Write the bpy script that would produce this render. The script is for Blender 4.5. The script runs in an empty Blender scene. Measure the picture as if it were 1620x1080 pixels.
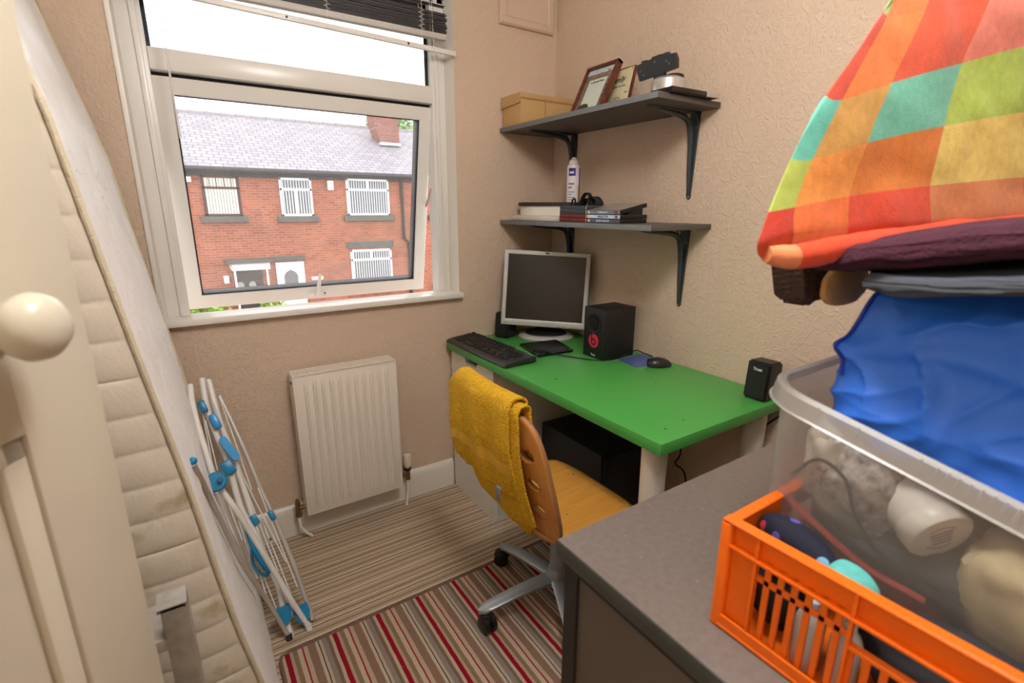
import bpy, bmesh, math, random
from mathutils import Vector, Matrix, noise
random.seed(7)
sc = bpy.context.scene
COL = sc.collection
PI = math.pi

# ------------------------------------------------------------------ camera
def make_camera():
    cd = bpy.data.cameras.new('camera'); cam = bpy.data.objects.new('camera', cd); COL.objects.link(cam)
    fw = Vector((0.53425, 0.80542, -0.25666)).normalized()
    r = Vector((0.83368, -0.55224, 0.00236)); r = (r - fw * r.dot(fw)).normalized()
    u = r.cross(fw)
    m = Matrix((r, u, -fw)).transposed().to_4x4()
    m.translation = Vector((-1.5766, -2.0166, 1.315))
    cam.matrix_world = m
    cd.sensor_width = 36; cd.lens = 791.7 / 1620 * 36
    cd.clip_start = 0.02; cd.clip_end = 300
    cd.dof.use_dof = True; cd.dof.focus_distance = 2.3; cd.dof.aperture_fstop = 5.2
    sc.camera = cam
make_camera()

# ------------------------------------------------------------------ world, lamps, exposure
w = bpy.data.worlds.new('overcast_sky'); sc.world = w; w.use_nodes = True
nt = w.node_tree; nt.nodes.clear()
wo = nt.nodes.new('ShaderNodeOutputWorld'); bg = nt.nodes.new('ShaderNodeBackground')
tc = nt.nodes.new('ShaderNodeTexCoord'); nz = nt.nodes.new('ShaderNodeTexNoise'); cr = nt.nodes.new('ShaderNodeValToRGB')
nz.inputs['Scale'].default_value = 2.0
cr.color_ramp.elements[0].color = (0.93, 0.96, 1.0, 1); cr.color_ramp.elements[1].color = (1.0, 1.0, 1.0, 1)
nt.links.new(tc.outputs['Generated'], nz.inputs['Vector']); nt.links.new(nz.outputs['Fac'], cr.inputs['Fac'])
nt.links.new(cr.outputs['Color'], bg.inputs['Color']); nt.links.new(bg.outputs[0], wo.inputs['Surface'])
bg.inputs['Strength'].default_value = 2.7
sc.view_settings.view_transform = 'Standard'; sc.view_settings.look = 'None'
sc.view_settings.gamma = 1.0; sc.view_settings.use_curve_mapping = False
sc.view_settings.exposure = 0.35
sc.cycles.max_bounces = 10; sc.cycles.transparent_max_bounces = 16
sc.cycles.sample_clamp_indirect = 6.0
try:
    sc.cycles.use_denoising = True
except Exception: pass
FILL_LAMP = 34.0          # watts of the ceiling lamp added to fill the room
FILL_HALL = 10.0           # watts of the unseen light added outside the doorway as fill

# ------------------------------------------------------------------ helpers
def lin(c):
    return tuple(((x / 255) / 12.92 if x / 255 <= .04045 else ((x / 255 + .055) / 1.055) ** 2.4) for x in c) + (1.0,)

MATS = {}
def mat(name, rgb, rough=.6, metal=0.0, bump=None, var=None, spec=.5, alpha=1.0, sheen=0.0, coat=0.0, coords='Object'):
    """bump=(scale, strength, detail); var=(scale, amount)"""
    if name in MATS: return MATS[name]
    m = bpy.data.materials.new(name); m.use_nodes = True; t = m.node_tree
    b = t.nodes['Principled BSDF']
    b.inputs['Base Color'].default_value = lin(rgb); b.inputs['Roughness'].default_value = rough
    b.inputs['Metallic'].default_value = metal; b.inputs['Specular IOR Level'].default_value = spec
    b.inputs['Alpha'].default_value = alpha
    if sheen: b.inputs['Sheen Weight'].default_value = sheen
    if coat: b.inputs['Coat Weight'].default_value = coat
    co = t.nodes.new('ShaderNodeTexCoord')
    n = t.nodes.new('ShaderNodeTexNoise'); n.inputs['Scale'].default_value = (var or (12, 0))[0]
    n.inputs['Detail'].default_value = 4
    t.links.new(co.outputs[coords], n.inputs['Vector'])
    r = t.nodes.new('ShaderNodeValToRGB'); amt = (var or (12, .06))[1]
    c = lin(rgb)
    r.color_ramp.elements[0].position = .3; r.color_ramp.elements[1].position = .7
    r.color_ramp.elements[0].color = tuple(x * (1 - amt) for x in c[:3]) + (1,)
    r.color_ramp.elements[1].color = tuple(min(1, x * (1 + amt)) for x in c[:3]) + (1,)
    t.links.new(n.outputs['Fac'], r.inputs['Fac']); t.links.new(r.outputs['Color'], b.inputs['Base Color'])
    if bump:
        n2 = t.nodes.new('ShaderNodeTexNoise'); n2.inputs['Scale'].default_value = bump[0]
        n2.inputs['Detail'].default_value = bump[2] if len(bump) > 2 else 4
        bp = t.nodes.new('ShaderNodeBump'); bp.inputs['Strength'].default_value = bump[1]; bp.inputs['Distance'].default_value = .003
        t.links.new(co.outputs[coords], n2.inputs['Vector']); t.links.new(n2.outputs['Fac'], bp.inputs['Height'])
        t.links.new(bp.outputs[0], b.inputs['Normal'])
    MATS[name] = m
    return m

def nodes_of(m):
    t = m.node_tree
    return t, t.nodes['Principled BSDF']

class MB:
    def __init__(s): s.bm = bmesh.new(); s.mi = 0
    def _new(s, verts, faces, smooth=False):
        vs = [s.bm.verts.new(v) for v in verts]
        for f in faces:
            try:
                fc = s.bm.faces.new([vs[i] for i in f]); fc.smooth = smooth; fc.material_index = s.mi
            except ValueError: pass
        return vs
    def box(s, x0, x1, y0, y1, z0, z1, bevel=0.0, M=None, seg=2):
        b = bmesh.new(); bmesh.ops.create_cube(b, size=1)
        for v in b.verts:
            v.co = Vector(((x0 + x1) / 2 + v.co.x * (x1 - x0), (y0 + y1) / 2 + v.co.y * (y1 - y0), (z0 + z1) / 2 + v.co.z * (z1 - z0)))
        if bevel > 0: bmesh.ops.bevel(b, geom=list(b.edges), offset=bevel, segments=seg, affect='EDGES', profile=.5)
        if M is not None: bmesh.ops.transform(b, matrix=M, verts=b.verts)
        s._merge(b, bevel > 0); return s
    def _merge(s, b, smooth=False):
        idx = {v: i for i, v in enumerate(b.verts)}
        s._new([v.co.copy() for v in b.verts], [[idx[v] for v in f.verts] for f in b.faces], smooth); b.free()
    def prism(s, pts, axis, a, b_, M=None):
        """extrude a 2D outline along axis from a to b_"""
        def P(p, t):
            v = {'x': (t, p[0], p[1]), 'y': (p[0], t, p[1]), 'z': (p[0], p[1], t)}[axis]
            v = Vector(v); return M @ v if M is not None else v
        n = len(pts)
        s._new([P(p, a) for p in pts] + [P(p, b_) for p in pts],
               [list(range(n))[::-1], list(range(n, 2 * n))] + [[i, (i + 1) % n, n + (i + 1) % n, n + i] for i in range(n)])
        return s
    def lathe(s, prof, M=None, seg=24, caps=True):
        vs = []; n = len(prof)
        for r, z in prof:
            for k in range(seg):
                a = 2 * PI * k / seg; v = Vector((r * math.cos(a), r * math.sin(a), z)); vs.append(M @ v if M is not None else v)
        fs = [[i * seg + k, i * seg + (k + 1) % seg, (i + 1) * seg + (k + 1) % seg, (i + 1) * seg + k] for i in range(n - 1) for k in range(seg)]
        if caps: fs += [list(range(seg))[::-1], list(range((n - 1) * seg, n * seg))]
        s._new(vs, fs, True); return s
    def tube(s, pts, r, seg=10, closed=False, flat=1.0):
        pts = [Vector(p) for p in pts]; n = len(pts); rr = r if isinstance(r, (list, tuple)) else [r] * n
        vs = []; up = Vector((0, 0, 1)); prev = None
        for i, p in enumerate(pts):
            d = (pts[min(i + 1, n - 1)] - pts[max(i - 1, 0)]).normalized()
            if prev is None:
                a = d.cross(up)
                if a.length < .05: a = d.cross(Vector((1, 0, 0)))
            else: a = prev - d * prev.dot(d)
            a.normalize(); b = d.cross(a); prev = a
            for k in range(seg):
                t = 2 * PI * k / seg; vs.append(p + a * math.cos(t) * rr[i] + b * math.sin(t) * rr[i] * flat)
        fs = [[i * seg + k, i * seg + (k + 1) % seg, (i + 1) * seg + (k + 1) % seg, (i + 1) * seg + k] for i in range(n - 1) for k in range(seg)]
        fs += [list(range(seg))[::-1], list(range((n - 1) * seg, n * seg))]
        s._new(vs, fs, True); return s
    def ring(s, x0, x1, z0, z1, w, y0, y1, M=None, wb=None, ch=.003):
        """mitred rectangular frame in the xz plane (w wide, wb at the bottom), chamfered inside and out"""
        wb = w if wb is None else wb
        def loop(i, y):
            return [(x0 + i * w, y, z0 + i * wb), (x1 - i * w, y, z0 + i * wb), (x1 - i * w, y, z1 - i * w), (x0 + i * w, y, z1 - i * w)]
        c = ch / w
        L = [loop(0, y1), loop(0, y0 + ch), loop(c, y0), loop(1 - c, y0), loop(1, y0 + ch), loop(1, y1)]
        V = [Vector(p) for l in L for p in l]
        if M is not None: V = [M @ v for v in V]
        n = len(L)
        s._new(V, [[a * 4 + k, a * 4 + (k + 1) % 4, ((a + 1) % n) * 4 + (k + 1) % 4, ((a + 1) % n) * 4 + k] for a in range(n) for k in range(4)]); return s
    def cyl(s, p0, p1, r0, r1=None, seg=20):
        p0 = Vector(p0); p1 = Vector(p1); r1 = r0 if r1 is None else r1
        q = Vector((0, 0, 1)).rotation_difference(p1 - p0).to_matrix().to_4x4(); q.translation = p0
        return s.lathe([(r0, 0), (r1, (p1 - p0).length)], q, seg)
    def ball(s, c, r, sx=1, sy=1, sz=1, M=None, seg=20):
        b = bmesh.new(); bmesh.ops.create_uvsphere(b, u_segments=seg, v_segments=seg // 2 + 2, radius=r)
        for v in b.verts: v.co = Vector((v.co.x * sx, v.co.y * sy, v.co.z * sz))
        if M is not None: bmesh.ops.transform(b, matrix=M, verts=b.verts)
        for v in b.verts: v.co += Vector(c)
        s._merge(b, True); return s
    def grid(s, f, nu, nv, closed=False):
        vs = [Vector(f(i / nu, j / nv)) for j in range(nv + 1) for i in range(nu + 1)]
        s._new(vs, [[j * (nu + 1) + i, j * (nu + 1) + i + 1, (j + 1) * (nu + 1) + i + 1, (j + 1) * (nu + 1) + i] for j in range(nv) for i in range(nu)], True)
        return s
    def build(s, name, m, parent=None, local=False, fix=True):
        """vertices are given in world space unless local; a parent Empty carries matrix in o['_m'] dict"""
        if fix:
            bmesh.ops.recalc_face_normals(s.bm, faces=s.bm.faces)
        me = bpy.data.meshes.new(name)
        if parent is not None and not local:
            bmesh.ops.transform(s.bm, matrix=WM[parent.name].inverted(), verts=s.bm.verts)
        s.bm.to_mesh(me); s.bm.free()
        try: me.set_sharp_from_angle(angle=math.radians(42))
        except Exception: pass
        for k in (m if isinstance(m, (list, tuple)) else [m]): me.materials.append(k)
        o = bpy.data.objects.new(name, me); COL.objects.link(o)
        if parent is not None:
            o.parent = parent; WM[o.name] = WM[parent.name].copy()
        else: WM[o.name] = Matrix.Identity(4)
        return o
WM = {}
def recentre(o):
    """move a mesh's origin to its base centre"""
    vs = [v.co for v in o.data.vertices]
    c = Vector(((min(v.x for v in vs) + max(v.x for v in vs)) / 2, (min(v.y for v in vs) + max(v.y for v in vs)) / 2, min(v.z for v in vs)))
    o.data.transform(Matrix.Translation(-c)); o.location = c; WM[o.name] = Matrix.Translation(c)
    return o
def tag(o, label, cat, group=None, kind=None):
    o['label'] = label; o['category'] = cat
    if group: o['group'] = group
    if kind: o['kind'] = kind
    return o
def thing(name, label, cat, loc=(0, 0, 0), rz=0.0, group=None, M=None):
    o = bpy.data.objects.new(name, None); COL.objects.link(o); o.empty_display_size = .05
    m = M if M is not None else Matrix.Translation(Vector(loc)) @ Matrix.Rotation(rz, 4, 'Z')
    o.location = m.to_translation(); o.rotation_euler = m.to_euler()
    WM[o.name] = m.copy()
    return tag(o, label, cat, group)
def structure(o): o['kind'] = 'structure'; return o
def text(body, size, M, m, parent, name='lettering', ext=.0004, bold=0.0, shear=0.0, align='CENTER', world=True):
    cu = bpy.data.curves.new('t', 'FONT'); cu.body = body; cu.size = size; cu.extrude = ext; cu.offset = bold
    cu.align_x = align; cu.align_y = 'CENTER'; cu.shear = shear; cu.resolution_u = 3
    to = bpy.data.objects.new('t', cu); COL.objects.link(to)
    bpy.context.view_layer.update()
    me = bpy.data.meshes.new_from_object(to.evaluated_get(bpy.context.evaluated_depsgraph_get()))
    bpy.data.objects.remove(to)
    mm = M if not world else WM[parent.name].inverted() @ M
    me.transform(mm); me.materials.clear(); me.materials.append(m); me.name = name
    o = bpy.data.objects.new(name, me); COL.objects.link(o); o.parent = parent; WM[o.name] = WM[parent.name].copy()
    return o
def frame_matrix(origin, xdir, zdir_hint):
    """matrix whose X runs along xdir, Y (text up) along hint, Z out of the surface"""
    x = Vector(xdir).normalized(); y = Vector(zdir_hint); y = (y - x * y.dot(x)).normalized(); z = x.cross(y)
    m = Matrix((x, y, z)).transposed().to_4x4(); m.translation = Vector(origin); return m
def subsurf(o, lv=2):
    md = o.modifiers.new('subdivision', 'SUBSURF'); md.levels = lv; md.render_levels = lv; return o
def solid(o, t, off=-1):
    md = o.modifiers.new('solidify', 'SOLIDIFY'); md.thickness = t; md.offset = off; return o

# ------------------------------------------------------------------ materials
def wallpaper(name, rgb):
    m = mat(name, rgb, .75, var=(1.3, .04), spec=.3); t, b = nodes_of(m)
    co = t.nodes.new('ShaderNodeTexCoord')
    n1 = t.nodes.new('ShaderNodeTexNoise'); n1.inputs['Scale'].default_value = 34; n1.inputs['Detail'].default_value = 3; n1.inputs['Distortion'].default_value = 2.2
    n2 = t.nodes.new('ShaderNodeTexNoise'); n2.inputs['Scale'].default_value = 150; n2.inputs['Detail'].default_value = 3
    r = t.nodes.new('ShaderNodeValToRGB'); r.color_ramp.elements[0].position = .47; r.color_ramp.elements[1].position = .60
    ad = t.nodes.new('ShaderNodeMath'); ad.operation = 'MULTIPLY_ADD'; ad.inputs[1].default_value = .35
    bp = t.nodes.new('ShaderNodeBump'); bp.inputs['Strength'].default_value = .42; bp.inputs['Distance'].default_value = .004
    t.links.new(co.outputs['Object'], n1.inputs['Vector']); t.links.new(co.outputs['Object'], n2.inputs['Vector'])
    t.links.new(n1.outputs['Fac'], r.inputs['Fac']); t.links.new(n2.outputs['Fac'], ad.inputs[0]); t.links.new(r.outputs['Color'], ad.inputs[2])
    t.links.new(ad.outputs[0], bp.inputs['Height']); t.links.new(bp.outputs[0], b.inputs['Normal'])
    return m
WALL = wallpaper('embossed_wallpaper', (212, 189, 167))
WHITE = mat('white_gloss_paint', (226, 220, 210), .35, var=(6, .02))
UPVC = mat('white_upvc', (232, 229, 224), .28, var=(5, .015))
GASKET = mat('black_gasket', (28, 26, 34), .6)
SILL = mat('white_sill_paint', (238, 233, 226), .35, var=(8, .02))
CREAM = mat('cream_door_paint', (198, 190, 172), .4, var=(9, .03), bump=(60, .05))
RAD = mat('radiator_enamel', (232, 224, 212), .3, var=(4, .015))
CHROME = mat('worn_chrome', (150, 135, 115), .28, 1.0, var=(60, .2))
BRASSY = mat('tarnished_brass', (140, 118, 84), .35, .9, var=(80, .25))
PLASTW = mat('white_plastic', (236, 234, 228), .35)
BLACKP = mat('black_plastic', (22, 22, 23), .42)
BLACKM = mat('matt_black_vinyl', (20, 20, 20), .55, bump=(300, .1))
GREEN = mat('green_laminate', (78, 162, 76), .38, var=(3, .03), spec=.45)
SHELFG = mat('dark_grey_laminate', (86, 80, 76), .5, var=(40, .05))
SHELFE = mat('grey_shelf_edge', (112, 114, 116), .5, var=(30, .04))
BRACK = mat('grey_green_bracket_paint', (62, 72, 76), .4, .3, var=(60, .1))
STEEL = mat('brushed_steel', (190, 190, 190), .3, 1.0, var=(120, .08))
GREYM = mat('grey_painted_metal', (158, 164, 170), .38, .35, var=(20, .04))
LEGW = mat('white_table_leg', (226, 218, 205), .4)
DRAWW = mat('white_foil_board', (226, 220, 210), .4, var=(4, .015))
CABTOP = mat('grey_melamine_top', (112, 101, 95), .42, var=(90, .1), bump=(500, .12))
CABEDGE = mat('charcoal_edging', (66, 67, 62), .5, var=(30, .08))
CABPANEL = mat('brown_grey_panel', (98, 87, 80), .55, var=(4, .06))
CABFRAME = mat('dark_cabinet_frame', (40, 38, 37), .5)
TEAL = mat('teal_blue_plastic', (0, 128, 178), .35, var=(20, .05))
SKY = mat('bright_blue_plastic', (28, 150, 220), .3, var=(20, .05))
AIRW = mat('white_coated_tube', (232, 230, 226), .3)
AIRG = mat('pale_grey_tube', (196, 190, 182), .35, .2)
ORANGE = mat('orange_crate_plastic', (244, 110, 8), .42, var=(15, .05))
CARD = mat('brown_cardboard', (196, 158, 104), .75, var=(6, .05))
CARDD = mat('cardboard_edge', (168, 130, 84), .8)

def wood(name, c1, c2, scale, rough=.35, axis=0):
    m = mat(name, c1, rough); t, b = nodes_of(m)
    co = t.nodes.new('ShaderNodeTexCoord'); mp = t.nodes.new('ShaderNodeMapping')
    s = [14.0, 14.0, 14.0]; s[axis] = 1.6; mp.inputs['Scale'].default_value = [q * scale for q in s]
    n = t.nodes.new('ShaderNodeTexNoise'); n.inputs['Scale'].default_value = 3; n.inputs['Detail'].default_value = 6; n.inputs['Distortion'].default_value = .6
    r = t.nodes.new('ShaderNodeValToRGB'); r.color_ramp.elements[0].position = .35; r.color_ramp.elements[1].position = .65
    r.color_ramp.elements[0].color = lin(c1); r.color_ramp.elements[1].color = lin(c2)
    t.links.new(co.outputs['Object'], mp.inputs[0]); t.links.new(mp.outputs[0], n.inputs['Vector']); t.links.new(n.outputs['Fac'], r.inputs['Fac'])
    t.links.new(r.outputs['Color'], b.inputs['Base Color']); return m
PLY = wood('birch_plywood_veneer', (202, 140, 58), (214, 156, 72), 1.0, .33, 0)
PLYB = wood('plywood_back_veneer', (204, 134, 62), (216, 150, 74), 1.0, .35, 2)
PLYE = mat('plywood_edge', (168, 118, 78), .5, var=(90, .15))
FRAMEW = wood('reddish_brown_frame_wood', (70, 30, 18), (110, 52, 28), 2.0, .35, 0)

def stripes(name, period, bands, axis, rough=.95, jit=.004, bump=.5, nscale=40):
    """bands: list of (position 0..1, rgb) constant-interpolated stripes across the given axis"""
    m = mat(name, bands[0][1], rough, spec=.1); t, b = nodes_of(m)
    co = t.nodes.new('ShaderNodeTexCoord'); sp = t.nodes.new('ShaderNodeSeparateXYZ'); t.links.new(co.outputs['Object'], sp.inputs[0])
    n = t.nodes.new('ShaderNodeTexNoise'); n.inputs['Scale'].default_value = nscale; t.links.new(co.outputs['Object'], n.inputs['Vector'])
    a = t.nodes.new('ShaderNodeMath'); a.operation = 'MULTIPLY_ADD'; a.inputs[1].default_value = jit
    t.links.new(n.outputs['Fac'], a.inputs[0]); t.links.new(sp.outputs['XYZ'.index(axis)], a.inputs[2])
    d = t.nodes.new('ShaderNodeMath'); d.operation = 'DIVIDE'; d.inputs[1].default_value = period; t.links.new(a.outputs[0], d.inputs[0])
    fr = t.nodes.new('ShaderNodeMath'); fr.operation = 'FRACT'; t.links.new(d.outputs[0], fr.inputs[0])
    r = t.nodes.new('ShaderNodeValToRGB'); r.color_ramp.interpolation = 'CONSTANT'
    els = r.color_ramp.elements
    els[0].position = 0; els[0].color = lin(bands[0][1]); els[1].position = bands[1][0]; els[1].color = lin(bands[1][1])
    for p, c in bands[2:]:
        e = els.new(p); e.color = lin(c)
    t.links.new(fr.outputs[0], r.inputs['Fac'])
    n2 = t.nodes.new('ShaderNodeTexNoise'); n2.inputs['Scale'].default_value = 260; n2.inputs['Detail'].default_value = 3; t.links.new(co.outputs['Object'], n2.inputs['Vector'])
    mx = t.nodes.new('ShaderNodeMixRGB'); mx.blend_type = 'MULTIPLY'; mx.inputs['Fac'].default_value = .38
    t.links.new(r.outputs['Color'], mx.inputs['Color1']); t.links.new(n2.outputs['Fac'], mx.inputs['Color2'])
    t.links.new(mx.outputs[0], b.inputs['Base Color'])
    bp = t.nodes.new('ShaderNodeBump'); bp.inputs['Strength'].default_value = bump; bp.inputs['Distance'].default_value = .004
    t.links.new(n2.outputs['Fac'], bp.inputs['Height']); t.links.new(bp.outputs[0], b.inputs['Normal'])
    return m
_b = []; random.seed(3); p = 0.0; k = 0
pal = [(212, 192, 166), (198, 176, 150), (218, 200, 176), (192, 168, 142), (206, 186, 160)]
while p < .985 and k < 30:
    if k % 3 == 2: _b.append((p, random.choice([(96, 76, 66), (116, 92, 78), (134, 110, 92)]))); p += .014
    else: _b.append((p, pal[random.randrange(5)])); p += random.uniform(.03, .055)
    k += 1
CARPET = stripes('striped_loop_carpet', .24, _b, 'Y', jit=.005, nscale=30)
RUGM = stripes('striped_rug_pile', .14, [
    (0, (158, 22, 44)), (.095, (190, 166, 140)), (.16, (148, 122, 94)), (.25, (204, 184, 160)), (.34, (168, 30, 48)), (.372, (196, 176, 152)),
    (.46, (150, 118, 100)), (.62, (206, 188, 166)), (.68, (42, 30, 34)), (.70, (198, 180, 158)), (.76, (152, 140, 132)), (.86, (132, 108, 90)), (.93, (200, 180, 156))], 'X', jit=.003, nscale=30)
RUGB = mat('rug_binding', (118, 86, 74), .9, bump=(300, .3))

def towelmat():
    m = mat('yellow_terry_cloth', (242, 188, 52), .95, var=(90, .12), spec=.1); t, b = nodes_of(m)
    co = t.nodes.new('ShaderNodeTexCoord'); v = t.nodes.new('ShaderNodeTexNoise'); v.inputs['Scale'].default_value = 210; v.inputs['Detail'].default_value = 3
    bp = t.nodes.new('ShaderNodeBump'); bp.inputs['Strength'].default_value = 1.0; bp.inputs['Distance'].default_value = .012
    t.links.new(co.outputs['Object'], v.inputs['Vector']); t.links.new(v.outputs['Fac'], bp.inputs['Height']); t.links.new(bp.outputs[0], b.inputs['Normal'])
    return m
TOWEL = towelmat()
TOWELB = mat('yellow_woven_band', (230, 178, 52), .8, bump=(420, .25))

# ------------------------------------------------------------------ room shell
XL, YB, ZC = -2.05, -2.95, 2.42
def shell():
    def slab(name, m, *a, b=0):
        return structure(recentre(MB().box(*a, bevel=b).build(name, m)))
    slab('floor', CARPET, XL - .1, .1, YB - .1, .13, -.12, 0)
    f = bpy.data.objects['floor']
    # object coordinates must stay where they are after recentring: harmless for a repeating carpet
    mb = MB()
    wx0, wx1, wz0, wz1 = -1.643, -.527, .925, 2.19
    o = .0
    mb.box(XL - .1, wx0, 0, .13, 0, ZC); mb.box(wx1, .1, 0, .13, 0, ZC)
    mb.box(wx0, wx1, 0, .13, 0, wz0); mb.box(wx0, wx1, 0, .13, wz1, ZC)
    structure(mb.build('wall_back', WALL))
    slab('wall_right', WALL, 0, .12, YB - .1, 0, 0, ZC)
    mb = MB()
    mb.box(XL - .12, XL, -2.03, 0, 0, ZC); mb.box(XL - .12, XL, YB, -2.80, 0, ZC); mb.box(XL - .12, XL, -2.80, -2.03, 2.02, ZC)
    structure(mb.build('wall_left', WALL))
    slab('wall_front', WALL, XL - .12, .12, YB - .12, YB, 0, ZC)
    slab('ceiling', mat('ceiling_white', (226, 222, 214), .8), XL - .12, .12, YB - .12, .13, ZC, ZC + .1)
    # hallway box outside the doorway
    mb = MB(); x0, x1, y0, y1 = XL - 1.3, XL - .12, -3.3, -1.6
    mb.box(x0 - .1, x0, y0, y1, 0, ZC); mb.box(x0, x1, y0 - .1, y0, 0, ZC); mb.box(x0, x1, y1, y1 + .1, 0, ZC)
    mb.box(x0, x1, y0, y1, ZC, ZC + .1); mb.box(x0, x1, y0, y1, -.12, 0)
    structure(mb.build('wall_hallway', mat('hallway_paint', (222, 212, 196), .8)))
    # wallpaper seams: the edge strip where two lengths meet
    sk = [(0, 0), (-.018, 0), (-.018, .10), (-.014, .118), (-.008, .13), (0, .134)]
    structure(MB().prism(sk, 'x', XL, -.59).build('baseboard_back', WHITE))
    m = Matrix.Rotation(-PI / 2, 4, 'Z')
    structure(MB().prism(sk, 'x', .62, 2.94, m).build('baseboard_right', WHITE)) if False else None
    mb = MB(); mb.prism([(0, 0), (-.018, 0), (-.018, .10), (-.014, .118), (-.008, .13), (0, .134)], 'y', YB, -.02)
    structure(mb.build('baseboard_right', WHITE))
    mb = MB(); mb.prism([(XL, 0), (XL + .018, 0), (XL + .018, .10), (XL + .014, .118), (XL + .008, .13), (XL, .134)], 'y', -1.98, -.02)
    structure(mb.build('baseboard_left', WHITE))
    # door casing around the doorway in the left wall
    mb = MB(); mb.box(XL, XL + .016, -2.02, -1.965, 0, 2.07, .003); mb.box(XL, XL + .016, -2.86, -2.80, 0, 2.07, .003); mb.box(XL, XL + .016, -2.86, -1.965, 2.02, 2.08, .003)
    structure(mb.build('trim_1', WHITE))
    # loft / meter access panel with moulded frame high on the window wall
    mb = MB(); x0, x1, z0, z1 = -.313, -.030, 2.066, 2.36
    mb.box(x0 + .03, x1 - .03, -.012, 0, z0 + .03, z1 - .03)
    mb.ring(x0, x1, z0, z1, .035, -.022, 0, ch=.007)
    structure(mb.build('trim_2', mat('panel_painted_wall_colour', (210, 186, 166), .6, var=(5, .03))))
shell()

# ------------------------------------------------------------------ window
def window():
    x0, x1, z0, z1 = -1.643, -.527, .925, 2.19
    win = structure(MB().box(x0 + .001, x1 - .001, .085, .125, z0, z0 + .015).build('window_1', UPVC))
    mb = MB()
    fx0, fx1 = -1.565, -.602
    zt0, zt1, ztop = 1.735, 1.80, 2.105
    # fixed outer frame (stepped profile), mullion and transom
    mb.box(x0 + .001, fx0, .055, .125, z0, z1 - .001, .003); mb.box(fx1, x1 - .015, .055, .125, z0, z1 - .001, .003)
    mb.box(x0 + .001, x1 - .015, .055, .125, ztop, z1 - .001, .003); mb.box(x0 + .001, x1 - .015, .055, .125, z0, .942, .003)
    mb.box(fx0 - .03, fx0 - .012, .045, .06, .948, ztop + .03, .003); mb.box(fx1 + .012, fx1 + .03, .045, .06, .948, ztop + .03, .003)
    mb.box(fx0, fx1, .05, .12, zt0, zt1, .004)
    fr = structure(mb.build('window_frame', UPVC, win))
    # beading strips outside the gasket of the top light, black gasket lines
    g = MB()
    for a in ((fx0, fx0 + .012, zt1, ztop), (fx1 - .012, fx1, zt1, ztop), (fx0, fx1, ztop - .012, ztop)):
        g.box(a[0], a[1], .09, .098, a[2], a[3])
    g.box(fx0, fx1, .09, .12, zt0 - .012, zt0 + .001)
    g.build('gasket', GASKET, win)
    # plastered/painted reveal
    rv = MB(); rv.prism([(-.527, 0), (-.5428, .055), (-.527, .055)], 'z', .948, z1); rv.prism([(-1.643, 0), (-1.643, .055), (-1.632, .055)], 'z', .948, z1)
    structure(rv.build('window_reveal', WHITE, win))
    # wooden bead painted white round the opening at the left (peeling edge)
    MB().box(-1.652, -1.638, -.006, .004, .948, 2.25, .002).build('window_architrave', SILL, win)
    structure(MB().box(-1.655, -.520, -.033, .085, .925, .948, .004).build('window_sill', SILL, win))
    glass = bpy.data.materials.new('window_glass'); glass.use_nodes = True; t = glass.node_tree; t.nodes.clear()
    o = t.nodes.new('ShaderNodeOutputMaterial'); tr = t.nodes.new('ShaderNodeBsdfTransparent'); gl = t.nodes.new('ShaderNodeBsdfGlossy')
    mx = t.nodes.new('ShaderNodeMixShader'); fn = t.nodes.new('ShaderNodeFresnel'); fn.inputs['IOR'].default_value = 1.45
    gl.inputs['Roughness'].default_value = .01; tr.inputs['Color'].default_value = (.97, .98, .975, 1)
    t.links.new(fn.outputs[0], mx.inputs[0]); t.links.new(tr.outputs[0], mx.inputs[1]); t.links.new(gl.outputs[0], mx.inputs[2]); t.links.new(mx.outputs[0], o.inputs[0])
    MATS['glass'] = glass
    MB().box(fx0, fx1, .094, .098, zt1, ztop).build('pane', glass, win)
    # top-hung sash, its bottom pushed outwards
    top = Vector((0, .075, 1.722)); bot = Vector((0, .243, .938)); H = (top - bot).length
    ang = math.atan2(bot.y - top.y, top.z - bot.z)
    M = Matrix.Translation(top) @ Matrix.Rotation(ang, 4, 'X')      # local -z runs down the sash, +y outwards
    sash = thing('window_sash', 'open top-hung white sash, its bottom pushed out over the street', 'window sash', M=M)
    sash['kind'] = 'structure'
    mb = MB(); sx0, sx1 = fx0 - .004, fx1 + .004; wd = .052
    def B(a, b, c, d, y0=-.005, y1=.05): mb.box(a, b, y0, y1, c, d, .005)
    # mitred look: four bevelled members plus an inner bead
    mb.ring(sx0, sx1, -H, 0, wd, -.005, .05)
    mb.build('sash_frame', UPVC, sash, local=True)
    g = MB(); ix0, ix1, iz0, iz1 = sx0 + wd, sx1 - wd, -H + wd, -wd
    for a in ((ix0 - .001, ix0 + .005, iz0, iz1), (ix1 - .005, ix1 + .001, iz0, iz1), (ix0, ix1, iz1 - .004, iz1 + .001), (ix0, ix1, iz0 - .001, iz0 + .004)):
        g.box(a[0], a[1], .004, .051, a[2], a[3])
    g.build('sash_gasket', GASKET, sash, local=True)
    # rain-wet pane: pale droplets, plus a thin diffuse veil painting haze over the view
    wet = bpy.data.materials.new('hazed_rain_spotted_glass'); wet.use_nodes = True; t = wet.node_tree; t.nodes.clear()
    o = t.nodes.new('ShaderNodeOutputMaterial'); tr = t.nodes.new('ShaderNodeBsdfTransparent'); df = t.nodes.new('ShaderNodeBsdfDiffuse'); gl = t.nodes.new('ShaderNodeBsdfGlossy')
    fn = t.nodes.new('ShaderNodeFresnel'); gl.inputs['Roughness'].default_value = .02
    co = t.nodes.new('ShaderNodeTexCoord'); vo = t.nodes.new('ShaderNodeTexVoronoi'); vo.inputs['Scale'].default_value = 190
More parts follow.
